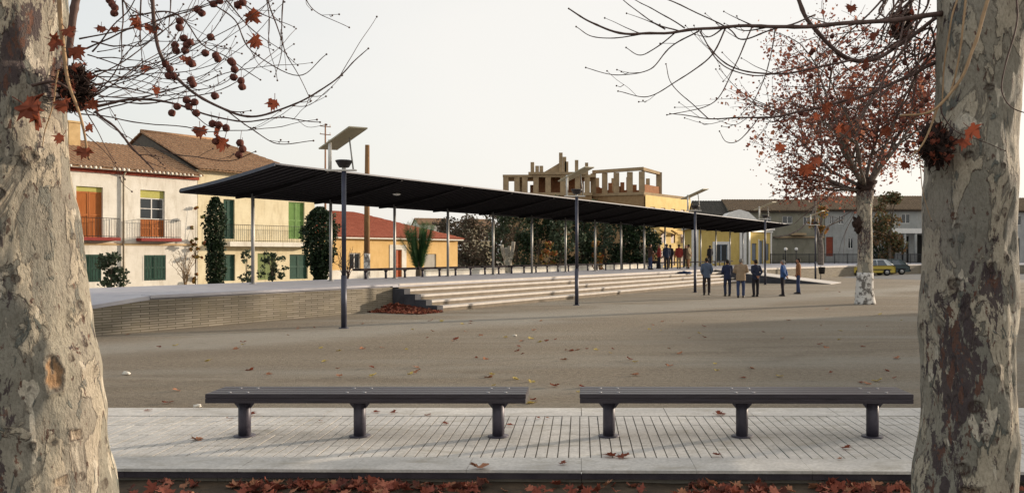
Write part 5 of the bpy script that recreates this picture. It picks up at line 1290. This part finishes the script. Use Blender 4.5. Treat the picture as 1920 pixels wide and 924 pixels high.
# ---------------------------------------------------------------- people
def remeshed(mb, name, mat, par, vox=.012, smooth=3):
    me = bpy.data.meshes.new(name); me.from_pydata(mb.v, [], mb.f); o = bpy.data.objects.new(name, me); C.objects.link(o)
    r = o.modifiers.new('r', 'REMESH'); r.mode = 'VOXEL'; r.voxel_size = vox; s = o.modifiers.new('s', 'SMOOTH'); s.iterations = smooth; s.factor = .5
    dg = bpy.context.evaluated_depsgraph_get(); dg.update(); nm_ = bpy.data.meshes.new_from_object(o.evaluated_get(dg)); bpy.data.objects.remove(o)
    nm_.materials.clear(); nm_.materials.append(mat); nm_.polygons.foreach_set('use_smooth', [True]*len(nm_.polygons))
    o = bpy.data.objects.new(name, nm_); C.objects.link(o); o.parent = par; return o
def cloth(h1, h2): return M('cloth_'+h1, h1, h2, 9, .9, bump=.4, bs=60)
def person(label, loc, rz, top, legs_c, hair, h=1.7, arms='side', seat=False, cap=None, coat=0.0, bulk=1.0, stance=.10, group=None):
    t = thing('person', label, 'person', loc, rz, group); k = h/1.72; t.scale = (k, k, k)
    z0 = -.44 if seat else 0.0
    hipz = .90+z0
    def V3(x, y, z): return Vector((x, y, z+z0))
    hips = [V3(s*.09, 0, .90) for s in (-1, 1)]
    if seat:
        knees = [Vector((s*.12, .42, .50)) for s in (-1, 1)]; ank = [Vector((s*.12, .45, .09)) for s in (-1, 1)]
    else:
        knees = [Vector((s*(stance+.01), .03*(1 if s > 0 else .2), .49)) for s in (-1, 1)]; ank = [Vector((s*stance*1.05, -.02+(.06 if s > 0 else -.02), .09)) for s in (-1, 1)]
    sho = [V3(s*.175*bulk, -.01, 1.41) for s in (-1, 1)]
    if arms == 'side': elb = [V3(s*.235*bulk, -.03, 1.13) for s in (-1, 1)]; wr = [V3(s*.225, .05, .89) for s in (-1, 1)]
    elif arms == 'back': elb = [V3(s*.25*bulk, -.10, 1.14) for s in (-1, 1)]; wr = [V3(s*.06, -.19, .96) for s in (-1, 1)]
    elif arms == 'front': elb = [V3(s*.25*bulk, .03, 1.14) for s in (-1, 1)]; wr = [V3(s*.09, .22, 1.08) for s in (-1, 1)]
    else: elb = [V3(s*.26*bulk, -.05, 1.14) for s in (-1, 1)]; wr = [V3(s*.185, .07, .96) for s in (-1, 1)]
    b = MB()
    b.rings([(V3(0, 0, .82), .12, .09), (V3(0, 0, .92), .155, .11), (V3(0, 0, 1.05), .135, .10), (V3(0, 0, 1.25), .165, .11), (V3(0, 0, 1.38), .165, .10), (V3(0, 0, 1.45), .09, .07), (V3(0, 0, 1.50), .055, .055), (V3(0, .005, 1.54), .053, .056)])
    b.rings([(V3(0, .01, 1.49), .03, .03), (V3(0, .02, 1.515), .045, .055), (V3(0, .018, 1.55), .064, .08), (V3(0, .012, 1.60), .075, .094), (V3(0, .008, 1.65), .076, .096), (V3(0, .0, 1.69), .062, .08), (V3(0, 0, 1.715), .03, .04)], 16)
    b.tube([V3(0, .10, 1.625), V3(0, .125, 1.595), V3(0, .10, 1.585)], [.009, .016, .012], 6)
    for s in (-1, 1): b.ball(V3(s*.078, .0, 1.605), .028, 1, (.4, .8, 1.1)); b.ball(V3(s*.03, .098, 1.625), .013, 1)
    b.tube([V3(-.025, .102, 1.56), V3(.025, .102, 1.56)], .009, 5)
    for i, s in enumerate((-1, 1)):
        b.tube([sho[i]-Vector((s*.05, 0, 0)), sho[i], lerp(sho[i], elb[i], .5), elb[i], lerp(elb[i], wr[i], .4), wr[i]], [.05, .052, .045, .038, .038, .026], 10)
        d = (wr[i]-elb[i]).normalized(); sd_ = Vector((0, 1, 0)) if abs(d.y) < .7 else Vector((0, 0, 1)); sd_ = (sd_-d*sd_.dot(d)).normalized(); nn = d.cross(sd_)
        pal = wr[i]+d*.05; b.tube([wr[i], pal, wr[i]+d*.095], [.026, .036, .034], 8)
        for f in range(4):
            o = sd_*(.033-f*.022); l = (.068, .078, .072, .056)[f]; p0 = wr[i]+d*.085+o; b.tube([p0, p0+d*l*.5+nn*.004*s, p0+d*l*.85+nn*.02*s], [.0105, .0095, .008], 6)
        p0 = wr[i]+d*.03+sd_*.028; b.tube([p0, p0+sd_*.03+d*.02, p0+sd_*.04+d*.055], [.012, .011, .009], 6)
        b.tube([hips[i], lerp(hips[i], knees[i], .5), knees[i], lerp(knees[i], ank[i], .35), ank[i]], [.085, .075, .055, .053, .038], 10)
        b.tube([ank[i]+Vector((0, -.03, -.05)), ank[i]+Vector((0, .06, -.055)), ank[i]+Vector((s*.01, .15, -.065))], [.036, .036, .024], 8)
    remeshed(b, 'body', skin_m, t)
    hem = .80-coat if not seat else .84
    j = MB(); j.rings([(V3(0, 0, hem), .175*bulk, .135*bulk), (V3(0, 0, .92), .175*bulk, .135*bulk), (V3(0, 0, 1.05), .165*bulk, .13*bulk), (V3(0, 0, 1.22), .19*bulk, .135*bulk), (V3(0, -.005, 1.36), .195*bulk, .125), (V3(0, -.005, 1.43), .15, .105), (V3(0, 0, 1.48), .085, .08), (V3(0, 0, 1.50), .075, .075)], 18)
    for i in range(2): j.tube([sho[i]*.75+V3(0, 0, 1.38)*.25-Vector((0, 0, z0*.0)), sho[i], lerp(sho[i], elb[i], .5), elb[i], lerp(elb[i], wr[i], .5), lerp(elb[i], wr[i], .97)], [.07, .076, .066, .058, .055, .046], 10)
    remeshed(j, 'jacket', top, t, .016)
    q = MB(); q.rings([(V3(0, 0, .80), .14, .10), (V3(0, 0, .90), .165, .12), (V3(0, 0, .98), .155, .115)], 14)
    for i in range(2): q.tube([hips[i], lerp(hips[i], knees[i], .5), knees[i], lerp(knees[i], ank[i], .5), ank[i]+Vector((0, -.005, .0))], [.098, .088, .074, .068, .066], 10)
    remeshed(q, 'trousers', legs_c, t, .016)
    for i, s in enumerate((-1, 1)):
        sh = MB(); a = ank[i]; sh.rings([((a.x, a.y+.05, 0.0), .047, .14), ((a.x, a.y+.05, .03), .05, .145), ((a.x, a.y+.03, .065), .045, .11), ((a.x, a.y-.0, .11), .04, .05)], 12)
        sh.build('shoe', M('dark_shoe', '1e1a18', '2a2420', 8, .5), t)
    hr = MB(); 
    if cap: hr.rings([(V3(0, .005, 1.655), .088, .108), (V3(0, .03, 1.675), .098, .13), (V3(0, .0, 1.715), .07, .08), (V3(0, -.01, 1.73), .03, .03)], 16); hr.build('cap', cap, t)
    hr = MB(); hr.rings([(V3(0, -.035, 1.54), .055, .055), (V3(0, -.025, 1.60), .083, .078), (V3(0, -.015, 1.655), .085, .092), (V3(0, -.008, 1.70), .07, .085), (V3(0, -.005, 1.728), .03, .04)], 16); hr.build('hair', hair, t)
    return t
hk = M('dark_hair', '1c1613', '28201b', 20, .8); hg = M('grey_hair', '6c6864', '8a8680', 20, .8)
navy = cloth('232a40', '2c3450'); dnavy = cloth('252a3c', '30364a'); blk = cloth('211f24', '2d2a30'); jean = cloth('323c58', '3d4866'); tan = cloth('8a7660', '98846c'); dtr = cloth('2b2528', '352e30'); brn = cloth('7a5438', '8a6042'); bgy = cloth('4c586a', '586478'); blu = cloth('34507e', '3c5a8c'); red = cloth('7e2e2a', '903832'); beige = cloth('8c7a60', '9a886c'); dbr = cloth('44342c', '503e34')
ppl = [(1325, 553, bgy, dtr, hk, None, 1.72, 'pocket', 0, 1.0, 0, 'standing in blue-grey jacket and dark trousers, leftmost of the men on the earth'),
       (1364, 555, navy, dnavy, hk, None, 1.64, 'front', 0, 1.0, 8, 'standing in navy jacket and dark blue trousers beside the man in tan'),
       (1389, 558, tan, jean, hg, None, 1.70, 'front', .05, 1.22, -6, 'standing with broad tan coat and blue jeans, back to the camera'),
       (1417, 556, dnavy, blk, hk, blk, 1.64, 'back', 0, 1.05, 20, 'standing in dark clothes and cap with hands behind his back'),
       (1468, 555, blu, blk, hg, None, 1.62, 'back', 0, .95, 60, 'standing in bright blue top and black trousers, left of the two by the ramp'),
       (1497, 551, brn, jean, hk, None, 1.68, 'pocket', 0, .95, 75, 'standing in tan-brown jacket and blue jeans, rightmost by the ramp')]
for px, py, tp, lg, hr_, cp_, hh, ar, ct, bk, rz, lb in ppl:
    person('man '+lb, tuple(G(px, py)), R(rz), tp, lg, hr_, hh, ar, False, cp_, ct, bk, .07 if px in (1468, 1497) else .11)
dz_ = 56.5
grp = [(1228, 24.0, brn, dtr, hk, 'side', True, 0, 180, 'sitting on the bench in brown coat, left of the group on the platform'),
       (1236, 23.3, red, blk, hg, 'front', False, 0, 100, 'standing in dark red top, bent of the group nearest the seated man'),
       (1250, 21.6, dnavy, dtr, hk, 'side', False, 0, 20, 'standing in dark navy coat near the middle of the group'),
       (1257, 23.4, blk, blk, hk, 'pocket', False, .05, -40, 'standing in black coat behind the red pullover man'),
       (1273, 22.0, red, beige, hk, 'side', False, 0, 10, 'standing in red pullover and beige trousers on the platform'),
       (1286, 23.3, dbr, dtr, hg, 'pocket', False, .15, 150, 'standing in long dark brown coat right of the red pullover man'),
       (1291, 21.5, beige, brn, hk, 'back', False, .1, 60, 'standing in beige coat, rightmost of the group on the platform'),
       (1219, 22.4, dbr, jean, hk, 'front', False, 0, -70, 'standing in dark brown jacket, leftmost of the group on the platform'),
       (1331, 22.6, blk, blk, hk, 'side', False, 0, 30, 'standing alone in black on the platform, above the blue-grey jacket man')]
for px, p, tp, lg, hr_, ar, st, ct, rz, lb in grp:
    k = (px-X0)/F; d = p/(N.x*k+N.y); pos = Vector((k*d, d, HP))
    if st: pos = UP(pos.dot(U), 24.2, HP); rz = math.degrees(UA)-180
    person('man '+lb, tuple(pos), R(rz), tp, lg, hr_, 1.68, ar, st, None, ct, 1.05, .09)

# ---------------------------------------------------------------- cars
def make_car(label, loc, rz, body_c, upper_c):
    t = thing('parked_car', label, 'car', loc, rz)      # length along x, front at -x
    prof = [(-2.0, .30), (-2.02, .55), (-1.9, .70), (-1.0, .86), (1.75, .90), (1.95, .80), (1.98, .35), (1.9, .26), (-1.9, .26)]
    m_ = MB(); n = len(prof); sec = [(-.80, .0), (-.76, .03), (.76, .03), (.80, 0)]
    vs = []
    for y, ins in ((-.72, .05), (-.80, .0), (.80, .0), (.72, .05)):
        for x, z in prof: vs.append((x*(1-ins*.3), y, z+(0 if z < .5 else -.02*ins*10)))
    fs = [tuple(range(n)), tuple(range(3*n, 4*n))[::-1]]
    for k in range(3):
        for i in range(n): fs.append((k*n+i, (k+1)*n+i, (k+1)*n+(i+1) % n, k*n+(i+1) % n))
    m_.add(vs, fs); bd = m_.build('body', body_c, t)
    cab = [(-.95, .87), (-.25, 1.36), (1.15, 1.38), (1.75, .91)]
    m_ = MB(); vs = [(x, y*(1 if z < 1 else .8), z) for y in (-.74, .74) for x, z in cab]; m_.add(vs, [(0, 1, 2, 3), (7, 6, 5, 4), (0, 4, 5, 1), (2, 6, 7, 3)]); m_.build('glasshouse', M('car_glass', '3c4650', '4a545e', 3, .1, spec=.7), t)
    m_ = MB(); m_.prism([(-.32, 1.35), (-.25, 1.41), (1.12, 1.43), (1.22, 1.36)], -.62, .62, 'y')
    for s in (-1, 1):
        for a, b in (((-.98, .87), (-.28, 1.37)), ((.35, .89), (.35, 1.37)), ((1.78, .91), (1.17, 1.38))):
            m_.tube([(a[0], s*.75, a[1]), (b[0], s*.605, b[1])], .045, 5)
        m_.add([(1.25, s*.748, .9), (1.76, s*.748, .91), (1.17, s*.605, 1.375), (.95, s*.61, 1.375)], [(0, 1, 2, 3)])
    m_.build('roof', upper_c, t)
    for x in (-1.25, 1.2):
        for s in (-1, 1):
            w_ = MB().tube([(x, s*.66, .3), (x, s*.82, .3)], .3, 20).build('wheel', M('tyre', '151515', '1e1e1e', 9, .9), t); MB().tube([(x, s*.80, .3), (x, s*.835, .3)], .17, 14).build('rim', steel_l, w_)
    for x0, x1, nm_ in ((-2.1, -1.97, 'bumper'), (1.95, 2.06, 'bumper')): MB().box((x0, -.78, .32), (x1, .78, .5), .02).build(nm_, blk, t)
    for s in (-1, 1): MB().box((-1.98, s*.62-.13, .56), (-1.93, s*.62+.13, .68)).build('headlight', whitep, t); MB().box((1.955, s*.66-.08, .56), (1.985, s*.66+.08, .76)).build('tail_light', M('red_lens', '7a1815', '8a201c', 5, .3), t)
    MB().box((-1.1, -.81, .5), (1.6, -.795, .58)).build('trim_strip', blk, t)
    return t
ycar = M('yellow_car_paint', 'b09a34', 'bda640', 3, .35, spec=.5); wcar = M('pale_car_paint', 'b6bcc0', 'c2c7ca', 3, .35, spec=.5); gcar = M('dark_green_car_paint', '2c3a3c', '364648', 3, .35, spec=.5)
make_car('yellow hatchback with pale upper body parked behind the whitewashed tree', tuple(G(1631, 516.5)), R(4), ycar, wcar)
make_car('dark green car parked just behind the yellow hatchback', (D(1660, 476, 78.6).x, 78.6, 0), R(2), gcar, gcar)
